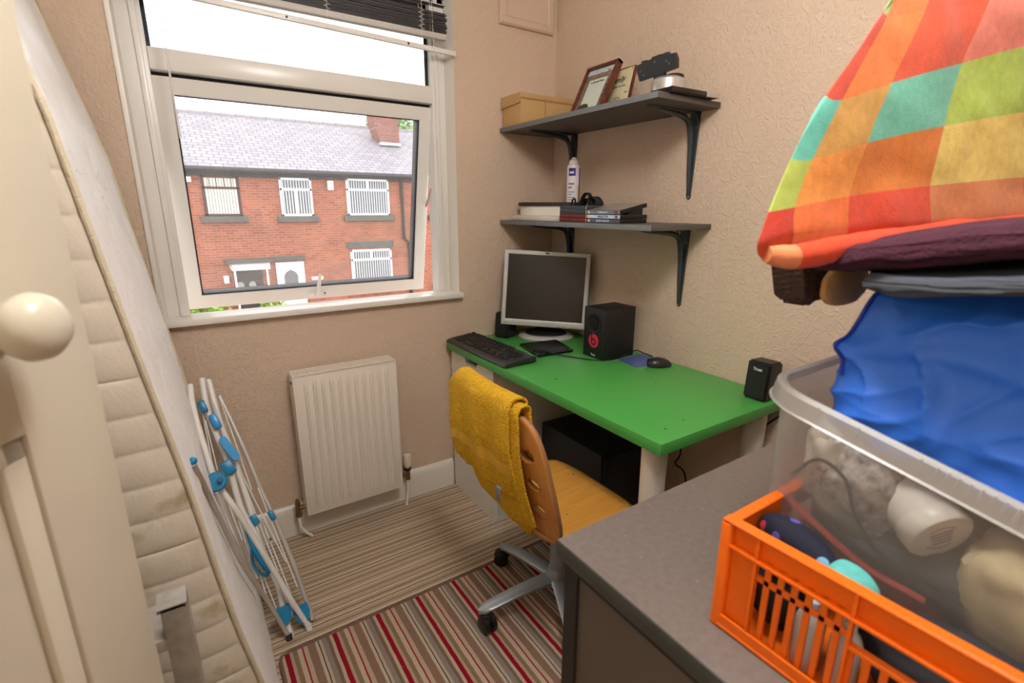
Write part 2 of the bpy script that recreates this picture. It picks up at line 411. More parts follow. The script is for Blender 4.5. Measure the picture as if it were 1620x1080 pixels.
    rr = t.nodes.new('ShaderNodeValToRGB'); rr.color_ramp.elements[0].position = .10; rr.color_ramp.elements[0].color = (.30, .30, .30, 1); rr.color_ramp.elements[1].position = .22; rr.color_ramp.elements[1].color = (.09, .09, .09, 1)
    t.links.new(co.outputs['Object'], vo.inputs['Vector']); t.links.new(vo.outputs['Distance'], rr.inputs['Fac'])
    m1 = t.nodes.new('ShaderNodeMixShader'); m2 = t.nodes.new('ShaderNodeMixShader'); df.inputs['Color'].default_value = (.85, .87, .88, 1)
    t.links.new(rr.outputs['Color'], m1.inputs[0]); t.links.new(tr.outputs[0], m1.inputs[1]); t.links.new(df.outputs[0], m1.inputs[2])
    t.links.new(fn.outputs[0], m2.inputs[0]); t.links.new(m1.outputs[0], m2.inputs[1]); t.links.new(gl.outputs[0], m2.inputs[2]); t.links.new(m2.outputs[0], o.inputs[0])
    MB().box(ix0, ix1, .014, .018, iz0, iz1).build('pane', wet, sash, local=True)
    cx = -1.10
    h = MB(); h.box(cx - .03, cx + .025, -.016, -.005, -H + .010, -H + .032, .003); h.box(cx - .008, cx + .008, -.028, -.012, -H + .012, -H + .03, .003)
    h.prism([(cx - .006, -H + .02), (cx + .012, -H + .02), (cx + .022, -H + .11), (cx + .012, -H + .115)], 'y', -.03, -.02)
    h.build('window_handle', PLASTW, sash, local=True)
    MB().ball((cx + .035, -.018, -H + .026), .005).build('screw', CHROME, sash, local=True)
    # the sash is a part of the window, its pieces sub-parts
    sf = bpy.data.objects['sash_frame']; sf.parent = win
    mloc = WM[win.name].inverted() @ M; sf.location = mloc.to_translation(); sf.rotation_euler = mloc.to_euler(); sf['label'] = 'open top-hung sash, its bottom pushed outwards'
    for ob in list(COL.objects):
        if ob.parent is sash or (ob.parent and ob.parent.name == sash.name): ob.parent = sf
    bpy.data.objects.remove(sash)
    # friction stays at the sides
    s = MB(); s.tube([(fx1 + .002, .10, 1.40), (fx1 - .002, .16, 1.32)], .004, 6); s.build('friction_stay', CHROME, win)
window()

def blind():
    b = thing('venetian_blind', 'grey venetian blind pulled up in a bunch across the top of the window', 'blind', (-1.09, -.02, 1.92))
    sl = mat('grey_aluminium_slat', (92, 90, 92), .45, .3); slu = mat('pale_slat', (200, 196, 190), .5)
    x0, x1 = -1.63, -.572
    mb = MB(); random.seed(5)
    for i in range(17):
        z = 1.977 + i * .0042; dx = random.uniform(-.004, .004); dy = random.uniform(-.003, .003)
        mb.box(x0 + dx, x1 + dx, -.034 + dy, -.008 + dy, z, z + .0017)
    mb.build('slat', sl, b)
    MB().box(x0, x1, -.036, -.006, 1.952, 1.975, .006).build('bottom_rail', slu, b)
    mb = MB()
    for z in (2.073, 2.10, 2.127, 2.155):
        mb.grid(lambda u, v: (x0 + (x1 - x0) * u, -.034 + .026 * v, z + .004 * math.sin(PI * v) - .002), 2, 4)
    o = mb.build('loose_slat', sl, b, fix=False); solid(o, .0006)
    MB().box(x0, x1, -.04, .0, 2.165, 2.19, .003).build('head_rail', slu, b)
    mb = MB()
    for x in (-1.45, -1.03, -.68):
        mb = MB()
        for y in (-.036, -.006): mb.tube([(x, y, 2.17), (x + .004, y, 2.05), (x, y, 1.95)], .0008, 5)
        for k in range(5): mb.tube([(x - .012 + random.random() * .02, -.037, 2.045 - k * .015), (x + .012, -.039, 2.04 - k * .016), (x - .008, -.037, 2.03 - k * .015)], .0009, 5)
        mb.build('ladder_cord', PLASTW, b)
    mb = MB(); mb.tube([(-.635, -.03, 2.17), (-.633, -.035, 2.05), (-.628, -.03, 1.90), (-.60, .01, 1.5), (-.553, .02, 1.1), (-.55, .03, .96)], .0009, 5)
    mb.tube([(-.64, -.03, 2.17), (-.64, -.03, 1.96), (-.60, -.02, 1.93), (-.585, .02, 1.6), (-.585, .03, 1.2)], .0008, 5)
    mb.build('pull_cord', PLASTW, b)
    clear = mat('clear_acrylic_wand', (235, 235, 235), .1, alpha=.55)
    MB().tube([(-1.522, -.04, 2.17), (-1.519, -.045, 1.9), (-1.516, -.04, 1.525)], .0035, 8).build('wand', clear, b)
    r = thing('blind_rail', 'thin white rail hanging slightly askew below the bunched blind', 'rail', (-1.09, -.05, 1.93))
    mb = MB(); a = Vector((-1.63, -.012, 1.943)); c = Vector((-.528, -.012, 1.915)); L = (c - a).length
    M = Matrix.Translation(a) @ Matrix.Rotation(math.asin((a.z - c.z) / L), 4, 'Y')
    mb.box(0, L, -.012, .002, -.009, .009, .003, M); mb.build('rail_body', PLASTW, r)
    for x in (.22, .47, .90): MB().cyl(M @ Vector((x, -.0135, 0)), M @ Vector((x, -.011, 0)), .004).build('cord_plug', BLACKP, r)
blind()

# ------------------------------------------------------------------ fill lights: ceiling lamp and hallway light, both added out of view
def lamps():
    lx, ly = -1.15, -1.72
    t = thing('ceiling_fill_lamp', 'round white flush lamp on the ceiling', 'lamp', (lx, ly, ZC))
    MB().lathe([(.17, -.03), (.18, -.02), (.18, 0)], Matrix.Translation((lx, ly, ZC)), 32).build('lamp_base', PLASTW, t)
    em = bpy.data.materials.new('fill_lamp_glow'); em.use_nodes = True
    b = em.node_tree.nodes['Principled BSDF']; b.inputs['Emission Color'].default_value = (1, .9, .78, 1); b.inputs['Emission Strength'].default_value = 4
    MB().lathe([(.001, -.075), (.08, -.068), (.13, -.05), (.16, -.03)], Matrix.Translation((lx, ly, ZC)), 32).build('lamp_diffuser', em, t)
    ld = bpy.data.lights.new('ceiling_fill', 'POINT'); ld.shadow_soft_size = .16; ld.energy = FILL_LAMP; ld.color = (1, .975, .945)  # added fill light below the ceiling lamp, brightens the interior
    lo = bpy.data.objects.new('ceiling_fill', ld); COL.objects.link(lo); lo.location = (lx, ly, ZC - .26)
    hd = bpy.data.lights.new('hallway_fill', 'POINT'); hd.energy = FILL_HALL; hd.shadow_soft_size = .15; hd.color = (1, .94, .86)  # unseen hallway light, added for more ambient fill through the doorway
    ho = bpy.data.objects.new('hallway_fill', hd); COL.objects.link(ho); ho.location = (XL - .6, -2.4, 2.1)
lamps()

# ------------------------------------------------------------------ the street outside
def brickmat(name, c1, c2, mortar, scale=1.0):
    m = mat(name, c1, .85); t, b = nodes_of(m)
    co = t.nodes.new('ShaderNodeTexCoord'); mp = t.nodes.new('ShaderNodeMapping'); mp.inputs['Rotation'].default_value = (PI / 2, 0, 0)
    br = t.nodes.new('ShaderNodeTexBrick'); br.inputs['Scale'].default_value = 1.0 / scale
    br.inputs['Brick Width'].default_value = .225; br.inputs['Row Height'].default_value = .075; br.inputs['Mortar Size'].default_value = .007
    br.inputs['Color1'].default_value = lin(c1); br.inputs['Color2'].default_value = lin(c2); br.inputs['Mortar'].default_value = lin(mortar)
    n = t.nodes.new('ShaderNodeTexNoise'); n.inputs['Scale'].default_value = 1.3; n.inputs['Detail'].default_value = 5
    r = t.nodes.new('ShaderNodeValToRGB'); r.color_ramp.elements[0].color = (.72, .68, .68, 1); r.color_ramp.elements[0].position = .3; r.color_ramp.elements[1].color = (1, 1, 1, 1); r.color_ramp.elements[1].position = .6
    mx = t.nodes.new('ShaderNodeMixRGB'); mx.blend_type = 'MULTIPLY'; mx.inputs['Fac'].default_value = .8
    t.links.new(co.outputs['Object'], mp.inputs[0]); t.links.new(mp.outputs[0], br.inputs['Vector']); t.links.new(co.outputs['Object'], n.inputs['Vector'])
    t.links.new(n.outputs['Fac'], r.inputs['Fac']); t.links.new(br.outputs['Color'], mx.inputs['Color1']); t.links.new(r.outputs['Color'], mx.inputs['Color2'])
    t.links.new(mx.outputs[0], b.inputs['Base Color']); return m
def street():
    G = -2.75
    BR = brickmat('orange_red_brick', (176, 98, 68), (150, 80, 57), (166, 136, 118))
    ST = mat('weathered_stone', (96, 92, 88), .9, var=(8, .2))
    SL = mat('roof_slate', (150, 146, 152), .6); t, b = nodes_of(SL)
    co = t.nodes.new('ShaderNodeTexCoord'); br = t.nodes.new('ShaderNodeTexBrick'); br.inputs['Scale'].default_value = 1
    br.inputs['Brick Width'].default_value = .30; br.inputs['Row Height'].default_value = .21; br.inputs['Mortar Size'].default_value = .014
    br.inputs['Color1'].default_value = lin((158, 152, 158)); br.inputs['Color2'].default_value = lin((138, 134, 141)); br.inputs['Mortar'].default_value = lin((96, 92, 98))
    t.links.new(co.outputs['Object'], br.inputs['Vector']); t.links.new(br.outputs['Color'], b.inputs['Base Color'])
    WHT = mat('white_window_plastic', (238, 238, 236), .4); BRN = mat('dark_brown_window_wood', (74, 36, 34), .5)
    DK = mat('dark_room_glass', (52, 54, 60), .25); GUT = mat('black_gutter', (44, 42, 44), .5)
    # ground
    structure(MB().box(-40, 60, .6, 60, G - .2, G).build('ground', mat('wet_tarmac', (120, 118, 116), .7, var=(2, .1))))
    structure(MB().box(-40, 60, 10.6, 12.0, G, G + .1).build('pavement', mat('paving_flags', (168, 160, 150), .8, var=(3, .08)))) 
    def house(x0, x1, label, y=15.0, ze=2.40):
        h = thing('terraced_house', label, 'house', ((x0 + x1) / 2, y, G), group=None)
        mb = MB(); mb.box(x0, x1, y, y + 7, G, ze); mb.build('brick_wall', BR, h)
        # roof: local slope mesh so that slates follow the slope
        rise, run = 1.80, 3.6; L = math.hypot(rise, run + .25); a = math.atan2(rise, run)
        M = Matrix.Translation((x0, y - .25, ze - .05)) @ Matrix.Rotation(a, 4, 'X')
        mb = MB(); mb.box(0, x1 - x0, 0, L, 0, .08)
        r = mb.build('roof', SL, None); r.parent = h; Ml = WM[h.name].inverted() @ M
        r.location = Ml.to_translation(); r.rotation_euler = Ml.to_euler(); WM[r.name] = M
        mb = MB(); yr = y - .25 + L * math.cos(a); zr = ze - .05 + L * math.sin(a)
        n = int((x1 - x0) / .45); 
        for i in range(n):
            xa = x0 + (x1 - x0) * i / n; mb.cyl((xa, yr, zr + .03), (xa + (x1 - x0) / n * .985, yr, zr + .03), .13, .115, 10)
        mb.build('ridge_tile', mat('ridge_tile_grey', (140, 134, 136), .8), h)
        MB().prism([(y + 7, ze), (y + 7.2, ze), (yr, zr - .05), (yr, zr - .1)], 'x', x0, x1).build('rear_roof', SL, h)
        MB().tube([(x0, y - .30, ze - .06), (x1, y - .30, ze - .06)], .06, 8).build('gutter', GUT, h)
        MB().box(x0, x1, y - .05, y, ze - .22, ze - .02).build('fascia', GUT, h)
        return h
    def win(h, x0, x1, z0, z1, m, kind, y=15.0, sill=True, lintel=False, blind='v'):
        mb = MB(); f = .07
        for a in ((x0, x0 + f, z0, z1), (x1 - f, x1, z0, z1), (x0, x1, z0, z0 + f), (x0, x1, z1 - f, z1)): mb.box(a[0], a[1], y - .06, y + .02, a[2], a[3], .01, seg=1)
        zt = z0 + (z1 - z0) * .70
        mb.box(x0, x1, y - .06, y + .02, zt - .035, zt + .035)
        xm = (x0 + x1) / 2
        if kind == 3: mb.box(xm - .03, xm + .03, y - .055, y + .02, zt, z1)
        if kind == 2: mb.box(xm - .02, xm + .02, y - .05, y + .02, z0, zt)
        if kind == 4:
            for k in range(1, 5): mb.box(x0 + (x1 - x0) * k / 5 - .008, x0 + (x1 - x0) * k / 5 + .008, y - .05, y + .02, zt, z1)
        wo_ = mb.build('window', m, h)
        MB().box(x0 + .04, x1 - .04, y - .03, y + .015, z0 + .04, z1 - .04).build('pane', DK, wo_)
        n = int((x1 - x0) / .085); mb = MB()
        for i in range(n):
            xa = x0 + f + (x1 - x0 - 2 * f) * (i + .15) / n
            mb.box(xa, xa + (x1 - x0 - 2 * f) / n * (.5 if blind == 'v' else .8), y - .045, y - .032, z0 + f, z1 - f)
        mb.build('blind', mat('pale_vertical_blind', (196, 196, 200), .7) if blind == 'v' else mat('cream_curtain', (226, 220, 200), .8, var=(3, .05)), wo_)
        if sill: MB().box(x0 - .13, x1 + .13, y - .12, y, z0 - .17, z0).build('stone_sill', ST, h)
        if lintel: MB().box(x0 - .1, x1 + .1, y - .03, y, z1 + .06, z1 + .27).build('stone_lintel', ST, h)
    hA = house(-9.0, .75, 'brick terraced house with brown-framed upstairs window, left of the two across the street')
    hB = house(.75, 5.95, 'brick terraced house with three white windows and white front door, across the street')
    hC = house(5.95, 16.0, 'brick terraced house glimpsed past the right edge of the open sash')
    win(hA, -.74, .20, 1.08, 2.20, BRN, 4, blind='c'); MB().box(-.98, .62, 14.8, 15, 2.30, 2.36).build('pale_board', WHT, hA)
    MB().box(-1.5, -.96, 14.85, 15, 2.0, 2.14, .01).build('white_wall_box', WHT, hA)
    win(hA, -3.6, -2.3, 1.08, 2.20, WHT, 3); win(hA, -4.1, -2.4, -1.35, -.1, WHT, 3, lintel=True)
    win(hB, 1.27, 2.20, 1.07, 2.20, WHT, 2); win(hB, 3.26, 4.68, 1.085, 2.24, WHT, 3); win(hB, 3.24, 4.65, -1.14, -.03, WHT, 3, lintel=True)
    win(hC, 6.22, 7.3, 1.08, 2.2, WHT, 3); win(hC, 6.3, 7.4, -1.4, -.05, WHT, 3)
    MB().box(2.68, 2.86, 14.88, 15, 1.86, 2.15, .02).build('alarm_box', WHT, hB)
    MB().tube([(5.13, 14.93, 2.35), (5.14, 14.93, .3), (5.3, 14.93, .15), (5.3, 14.93, G)], .05, 8).build('downpipe', GUT, hB)
    # doors
    mb = MB(); mb.box(.92, 1.74, 14.93, 15.02, G + .05, -.32, .01); d = mb.build('door', WHT, hB)
    mb = MB(); mb.prism([(1.13, -1.5), (1.53, -1.5), (1.53, -.72), (1.46, -.62), (1.33, -.55), (1.20, -.62), (1.13, -.72)], 'y', 14.92, 14.935); mb.build('arched_pane', mat('leaded_glass', (110, 108, 108), .3), d)
    MB().box(.78, 1.80, 14.95, 15, -.28, -.13).build('stone_lintel', ST, hB)
    MB().box(1.95, 2.3, 14.97, 15, -.93, -.83).build('number_plate', WHT, hB)
    # porch canopy over the dark door of the left house
    mb = MB(); mb.box(-.33, .66, 14.2, 15, -.42, -.22, .01); mb.build('porch_canopy', WHT, hA)
    MB().box(-.45, .72, 14.1, 15, -.22, -.15).build('porch_roof', ST, hA)
    mb = MB(); mb.box(-.29, -.24, 14.25, 14.3, G, -.42); mb.build('porch_post', WHT, hA)
    MB().box(.55, .60, 14.25, 14.3, G, -.42).build('porch_post', WHT, hA)
    d = MB().box(-.22, .52, 14.95, 15.02, G, -.44).build('door', mat('dark_brown_door', (72, 60, 58), .5), hA)
    mb = MB()
    for x in (0.0, .32): mb.prism([(x - .1 + .1 * math.cos(a), -.95 + .12 * math.sin(a)) for a in [k * PI / 6 for k in range(12)]], 'y', 14.94, 14.955)
    mb.build('door_light', mat('pale_door_glass', (170, 168, 164), .3), d)
    MB().box(-.52, -.38, 14.9, 15, -.85, -.62, .02).build('wall_lantern', WHT, hA)
    # chimney with gabled flanks on the roof between the houses
    mb = MB(); mb.prism([(4.98, 4.70), (4.98, 4.30), (5.22, 3.60), (5.92, 3.60), (5.92, 4.70)], 'y', 16.9, 17.6)
    c = mb.build('chimney_stack', brickmat('dull_red_brick', (150, 92, 80), (128, 76, 68), (150, 130, 120)), hB)
    mb = MB(); mb.box(4.92, 5.94, 16.84, 17.66, 4.66, 4.76); mb.build('chimney_cap', ST, c)
    MB().box(5.15, 5.94, 16.8, 16.92, 3.54, 3.64).build('lead_flashing', mat('pale_lead', (190, 190, 190), .6), c)
    # garden walls, fences and shrubs seen through the slit below the sash
    def shrub(x, y, z, r, label, rgb, n=900, name='shrub', sz=.8):
        s = thing(name, label, name if name == 'tree' else 'shrub', (x, y, z))
        random.seed(int(x * 91) + int(y * 7)); mb = MB()
        for i in range(n):
            d_ = Vector((random.gauss(0, 1), random.gauss(0, 1), random.gauss(0, 1))).normalized() * r * random.uniform(.6, 1.0)
            c_ = Vector((x, y, z + r * sz)) + Vector((d_.x, d_.y, d_.z * sz)); a_ = Vector((random.gauss(0, 1), random.gauss(0, 1), random.gauss(0, 1))).normalized(); b_ = a_.orthogonal().normalized()
            q = r * .10
            mb._new([c_ - a_ * q, c_ + b_ * q * .6, c_ + a_ * q, c_ - b_ * q * .6], [[0, 1, 2, 3]])
        mb.build('foliage', mat('leaf_' + '_'.join(map(str, rgb)), rgb, .6, var=(3, .3)), s, fix=False)
        mb = MB()
        for k in range(5):
            a = k * 1.26; mb.tube([(x, y, z), (x + r * .2 * math.cos(a), y + r * .2 * math.sin(a), z + r * sz), (x + r * .5 * math.cos(a), y + r * .5 * math.sin(a), z + r * sz * 1.5)], [r * .05, r * .035, r * .01], 5)
        mb.build('stem', mat('bark_brown', (88, 70, 54), .9), s)
    shrub(-1.25, 13.9, G, .88, 'leafy green shrub against the left house, at the left end of the window', (112, 150, 50), sz=1.0)
    shrub(-1.45, 12.4, G, .60, 'bright yellow-green bush in the left end of the slit below the sash', (170, 196, 40), sz=1.0)
    shrub(.62, 14.2, G, .42, 'yellow-green climber between the porch and the white front door', (130, 164, 60), sz=2.1)
    bn = thing('wheelie_bin', 'dark grey wheelie bin standing below the ground-floor window across the street', 'bin', (3.9, 14.4, G))
    MB().box(3.4, 4.5, 14.1, 14.75, G + .08, G + 1.05, .04).build('bin_body', mat('dark_bin_plastic', (70, 70, 76), .5), bn); MB().box(3.35, 4.55, 14.05, 14.8, G + 1.05, G + 1.13, .02).build('bin_lid', mat('dark_bin_plastic', (70, 70, 76), .5), bn)
    for k in range(2): MB().cyl((3.5 + k * .85, 14.12, G + .1), (3.56 + k * .85, 14.12, G + .1), .1).build('wheel', BLACKP, bn)
    random.seed(5); tr_ = thing('tree', 'leafy tree crown showing behind the chimney stack', 'tree', (10.6, 30, G)); mb = MB()
    for i in range(2600):
        d_ = Vector((random.gauss(0, 1), random.gauss(0, 1), random.gauss(0, 1))).normalized() * random.uniform(.5, 1.0)
        c_ = Vector((10.7 + d_.x * 2.0, 30 + d_.y * 2.0, 5.6 + d_.z * 1.6)); a_ = Vector((random.gauss(0, 1), random.gauss(0, 1), random.gauss(0, 1))).normalized(); b_ = a_.orthogonal().normalized()
        mb._new([c_ - a_ * .16, c_ + b_ * .1, c_ + a_ * .16, c_ - b_ * .1], [[0, 1, 2, 3]])
    mb.build('foliage', mat('leaf_pale', (124, 156, 96), .6, var=(2, .3)), tr_, fix=False)
    MB().tube([(10.6, 30, G), (10.65, 30, 2), (10.6, 30, 5.4)], [.28, .2, .1], 8).build('trunk', mat('bark_brown', (88, 70, 54), .9), tr_)
street()

# ------------------------------------------------------------------ radiator
def radiator():
    r = thing('radiator', 'white ribbed panel radiator on the wall under the window', 'radiator', (-1.085, -.07, .12))
    x0, x1, z0, z1 = -1.282, -.888, .124, .712
    f = MB(); n = 11; pitch = (x1 - x0 - .05) / n
    def face(u, v):
        x = x0 + (x1 - x0) * u; z = z0 + .004 + (z1 - z0 - .008) * v
        t = ((x - x0 - .025) / pitch) % 1.0; inside = x0 + .025 < x < x1 - .025
        g = 0
        if inside:
            g = .5 - .5 * math.cos(2 * PI * t); g = 0 if t < .28 or t > .72 else math.sin((t - .28) / .44 * PI) ** .6
            e = min(1, max(0, (z - z0 - .028) / .018), max(0, (z1 - .028 - z) / .018)); g *= min(1, e)
        return (x, -.104 - .011 * g, z)
    f.grid(face, 264, 40); f.build('front_panel', RAD, r, fix=False)
    b = MB(); b.box(x0 + .004, x1 - .004, -.105, -.092, z0, z1 - .004, .002); b.box(x0 + .004, x1 - .004, -.045, -.034, z0 + .01, z1 - .01, .002)
    b.build('rear_panel', RAD, r)
    b = MB(); b.box(x0 - .003, x0 + .001, -.108, -.030, z0 + .004, z1, .001); b.build('side_cover', RAD, r)
    b = MB(); b.box(x1 - .001, x1 + .003, -.108, -.030, z0 + .004, z1, .001); b.build('side_cover', RAD, r)
    b = MB(); b.box(x0, x1, -.108, -.100, z1 - .004, z1 + .002, .001); b.box(x0, x1, -.038, -.030, z1 - .004, z1 + .002, .001)
    k = 6; 
    for i in range(k + 1):
        x = x0 + (x1 - x0) * i / k; b.box(max(x0, x - .005), min(x1, x + .005), -.102, -.036, z1 - .004, z1 + .001)
    for i in range(8):
        y = -.096 + i * .0075; b.box(x0, x1, y, y + .0028, z1 - .004, z1)
    b.build('top_grille', RAD, r)
    MB().cyl((x0 - .006, -.07, z1 - .035), (x0, -.07, z1 - .035), .006).build('bleed_plug', BLACKP, r)
    v = MB(); v.cyl((x0 - .04, -.06, .145), (x0 - .003, -.06, .145), .008); v.cyl((x0 - .030, -.06, .125), (x0 - .030, -.06, .168), .010)
    v.cyl((x0 - .018, -.06, .145), (x0 - .010, -.06, .145), .014, seg=6); v.lathe([(.008, 0), (.008, .012), (.003, .02)], Matrix.Translation((x0 - .030, -.06, .168)), 12)
    v.cyl((x0 - .030, -.06, .108), (x0 - .030, -.06, .125), .012, seg=6)
    v.build('lockshield_valve', BRASSY, r)
    MB().tube([(x0 - .030, -.06, .11), (x0 - .028, -.06, .06), (x0 - .012, -.061, .03), (x0 + .012, -.062, .002)], .006, 10).build('supply_pipe', PLASTW, r)
    v = MB(); v.cyl((x1 + .003, -.06, .155), (x1 + .045, -.06, .155), .008); v.cyl((x1 + .045, -.06, .128), (x1 + .045, -.06, .175), .011); v.cyl((x1 + .015, -.06, .155), (x1 + .024, -.06, .155), .014, seg=6)
    v.build('thermostatic_valve', BRASSY, r)
    MB().lathe([(.012, .172), (.017, .178), (.017, .186), (.013, .19)], Matrix.Translation((x1 + .045, -.06, 0)), 20).build('valve_collar', BLACKP, r)
    hd = MB(); hd.lathe([(.013, .188), (.0155, .194), (.0165, .205), (.0165, .238), (.015, .25), (.001, .252)], Matrix.Translation((x1 + .045, -.06, 0)), 20)
    for k in range(12):
        a = k * PI / 6; hd.box(.0155, .0178, -.002, .002, .208, .246, M=Matrix.Translation((x1 + .045, -.06, 0)) @ Matrix.Rotation(a, 4, 'Z'))
    hd.build('thermostat_head', mat('aged_cream_plastic', (228, 218, 192), .35), r)
    MB().tube([(x1 + .045, -.06, .13), (x1 + .043, -.06, .08), (x1 + .034, -.062, .03), (x1 + .030, -.062, .002)], .0055, 10).build('supply_pipe', PLASTW, r)
radiator()

# ------------------------------------------------------------------ rug
def rug():
    rg = thing('rug', 'rug with lengthways red, brown and beige stripes under the swivel chair', 'rug', (-1.0, -1.05, 0))
    o = MB().box(-1.485, -.42, -1.475, -.622, .0005, .009, .002).build('rug_pile', RUGM, rg)
    # stripes are laid out from the pile's own left edge
    o.data.transform(Matrix.Translation((1.473 - 1.0, 0, 0))); o.location.x = -(1.473 - 1.0)
    mb = MB(); pts = [(-1.488, -1.475, .005), (-1.488, -.64, .005), (-1.482, -.622, .005), (-1.46, -.617, .005), (-.9, -.617, .005), (-.43, -.617, .005), (-.417, -.63, .005), (-.417, -1.475, .005)]
    mb.tube(pts, .0065, 8, flat=1.0); mb.build('bound_edge', RUGB, rg)
    MB().tube([(-.43, -.62, .012), (-.455, -.60, .02), (-.445, -.585, .03)], .0015, 6).build('loose_thread', mat('dark_thread', (50, 34, 30), .9), rg)
rug()

# ------------------------------------------------------------------ desk and drawers
DT = .729
def desk():
    d = thing('desk', 'desk with bright green top on round white legs beside the wall', 'desk', (-.3, -.63, 0))
    o = MB().box(-.607, -.004, -1.25, -.014, DT - .034, DT, .0012).build('desk_top', GREEN, d)
    for (x, y) in ((-.55, -1.185), (-.062, -1.185)):
        mb = MB(); zb0 = .0095 if x < -.42 else 0; mb.lathe([(.024, zb0), (.024, .022), (.030, .05), (.036, DT - .04), (.05, DT - .038), (.05, DT - .0345)], Matrix.Translation((x, y, 0)), 28)
        mb.build('leg', LEGW, d)
    mk = mat('dark_mark', (30, 60, 30), .5)
    for (x, y, a) in ((-.515, -.70, .009), (-.43, -1.18, .004), (-.25, -.92, .003), (-.52, -1.19, .003)):
        MB().box(x - .002, x + .002, y - a, y + a, DT - .0005, DT + .0005).build('scuff_mark', mk, d)
desk()
def drawer_unit():
    u = thing('drawer_unit', 'white drawer unit carrying the window end of the green desk', 'drawer unit', (-.3, -.205, 0))
    x0, x1, y0, y1, zt = -.588, -.03, -.392, -.022, DT - .035
    mb = MB(); mb.box(x0 + .02, x1, y0, y0 + .018, 0, zt, .001); mb.box(x0 + .02, x1, y1 - .018, y1, 0, zt, .001); mb.box(x0 + .02, x1, y0 + .018, y1 - .018, zt - .018, zt, .001)
    mb.box(x1 - .018, x1, y0 + .018, y1 - .018, .02, zt - .018); mb.box(x0 + .03, x1, y0 + .018, y1 - .018, .02, .036)
    mb.build('carcass', DRAWW, u)
    zs = [(.598, .690), (.502, .595), (.406, .499), (.242, .403), (.022, .239)]
    for i, (a, b) in enumerate(zs):
        mb = MB()
        ya, yb = y0 + .001, y1 - .001; yc = (y0 + y1) / 2; hw = .062
        # front with a cut-out hand hold at the top edge
        mb.prism([(ya, a), (yb, a), (yb, b), (yc + hw, b), (yc + hw - .018, b - .026), (yc - hw + .018, b - .026), (yc - hw, b), (ya, b)][::-1], 'x', x0, x0 + .018)
        f = mb.build('drawer', DRAWW, u)
        MB().box(x0 + .06, x0 + .064, yc - hw - .02, yc + hw + .02, b - .06, b + .001).build('hand_hold_shade', mat('painted_recess_shade', (28, 24, 22), .8), f)  # dark plate behind the cut-out, shade of the drawer inside painted as colour
    MB().box(x0 + .002, x0 + .018, y0, y1, 0, .02).build('plinth', DRAWW, u)
drawer_unit()

def computer():
    t = thing('computer_tower', 'black computer tower on the floor under the green desk', 'computer', (-.30, -.62, 0))
    MB().box(-.37, -.15, -.80, -.43, .012, .43, .006).build('case', BLACKM, t)
    mb = MB(); mb.box(-.36, -.16, -.808, -.80, .02, .42, .003); mb.build('front_bezel', BLACKP, t)
    for (x, y) in ((-.35, -.78), (-.17, -.78), (-.35, -.45), (-.17, -.45)): MB().cyl((x, y, 0), (x, y, .013), .012).build('foot', BLACKP, t)
    CAB = mat('black_cable', (18, 18, 18), .5)
    random.seed(11)
    for k in range(6):
        y = -.66 - k * .02; pts = [(-.03, y + .02, .68), (-.04 + random.uniform(-.02, .02), y, .5), (-.08 + random.uniform(-.03, .03), y - .01, .34)]
        for j in range(5): pts.append((-.09 + .03 * math.cos(j * 1.6 + k), y - .02 + .03 * math.sin(j * 1.6 + k), .26 - j * .025))
        pts.append((-.12, y - .02, .02)); pts.append((-.16, y - .03, .005))
        tag(MB().tube(smooth(pts), .0028, 6).build('power_cable', CAB), 'black cable tangled with others against the wall below the desk', 'cable', 'tangle of black cables below the desk')
    tag(MB().tube(smooth([(-.02, -.88, .70), (-.03, -.885, .5), (-.03, -.888, .38), (-.03, -.87, .33), (-.03, -.92, .30), (-.02, -.93, .1), (-.025, -.93, .01)]), .003, 6).build('power_cable', CAB), 'black cable hanging alone between the two round desk legs', 'cable')
    tag(MB().tube(smooth([(-.02, -1.235, .80), (-.005, -1.262, .74), (-.008, -1.262, .70), (-.012, -1.20, .62), (-.014, -1.155, .56), (-.02, -1.13, .42), (-.02, -1.13, .2), (-.03, -1.12, .01)]), .003, 6).build('power_cable', CAB), 'black cable dropping behind the small speaker at the free end of the desk', 'cable')
def smooth(pts, k=6):
    P = [Vector(p) for p in pts]; out = []
    for i in range(len(P) - 1):
        a = P[max(i - 1, 0)]; b = P[i]; c = P[i + 1]; d = P[min(i + 2, len(P) - 1)]
        for j in range(k):
            t = j / k; out.append(.5 * ((2 * b) + (c - a) * t + (2 * a - 5 * b + 4 * c - d) * t * t + (3 * b - a - 3 * c + d) * t ** 3))
    out.append(P[-1]); return out
computer()

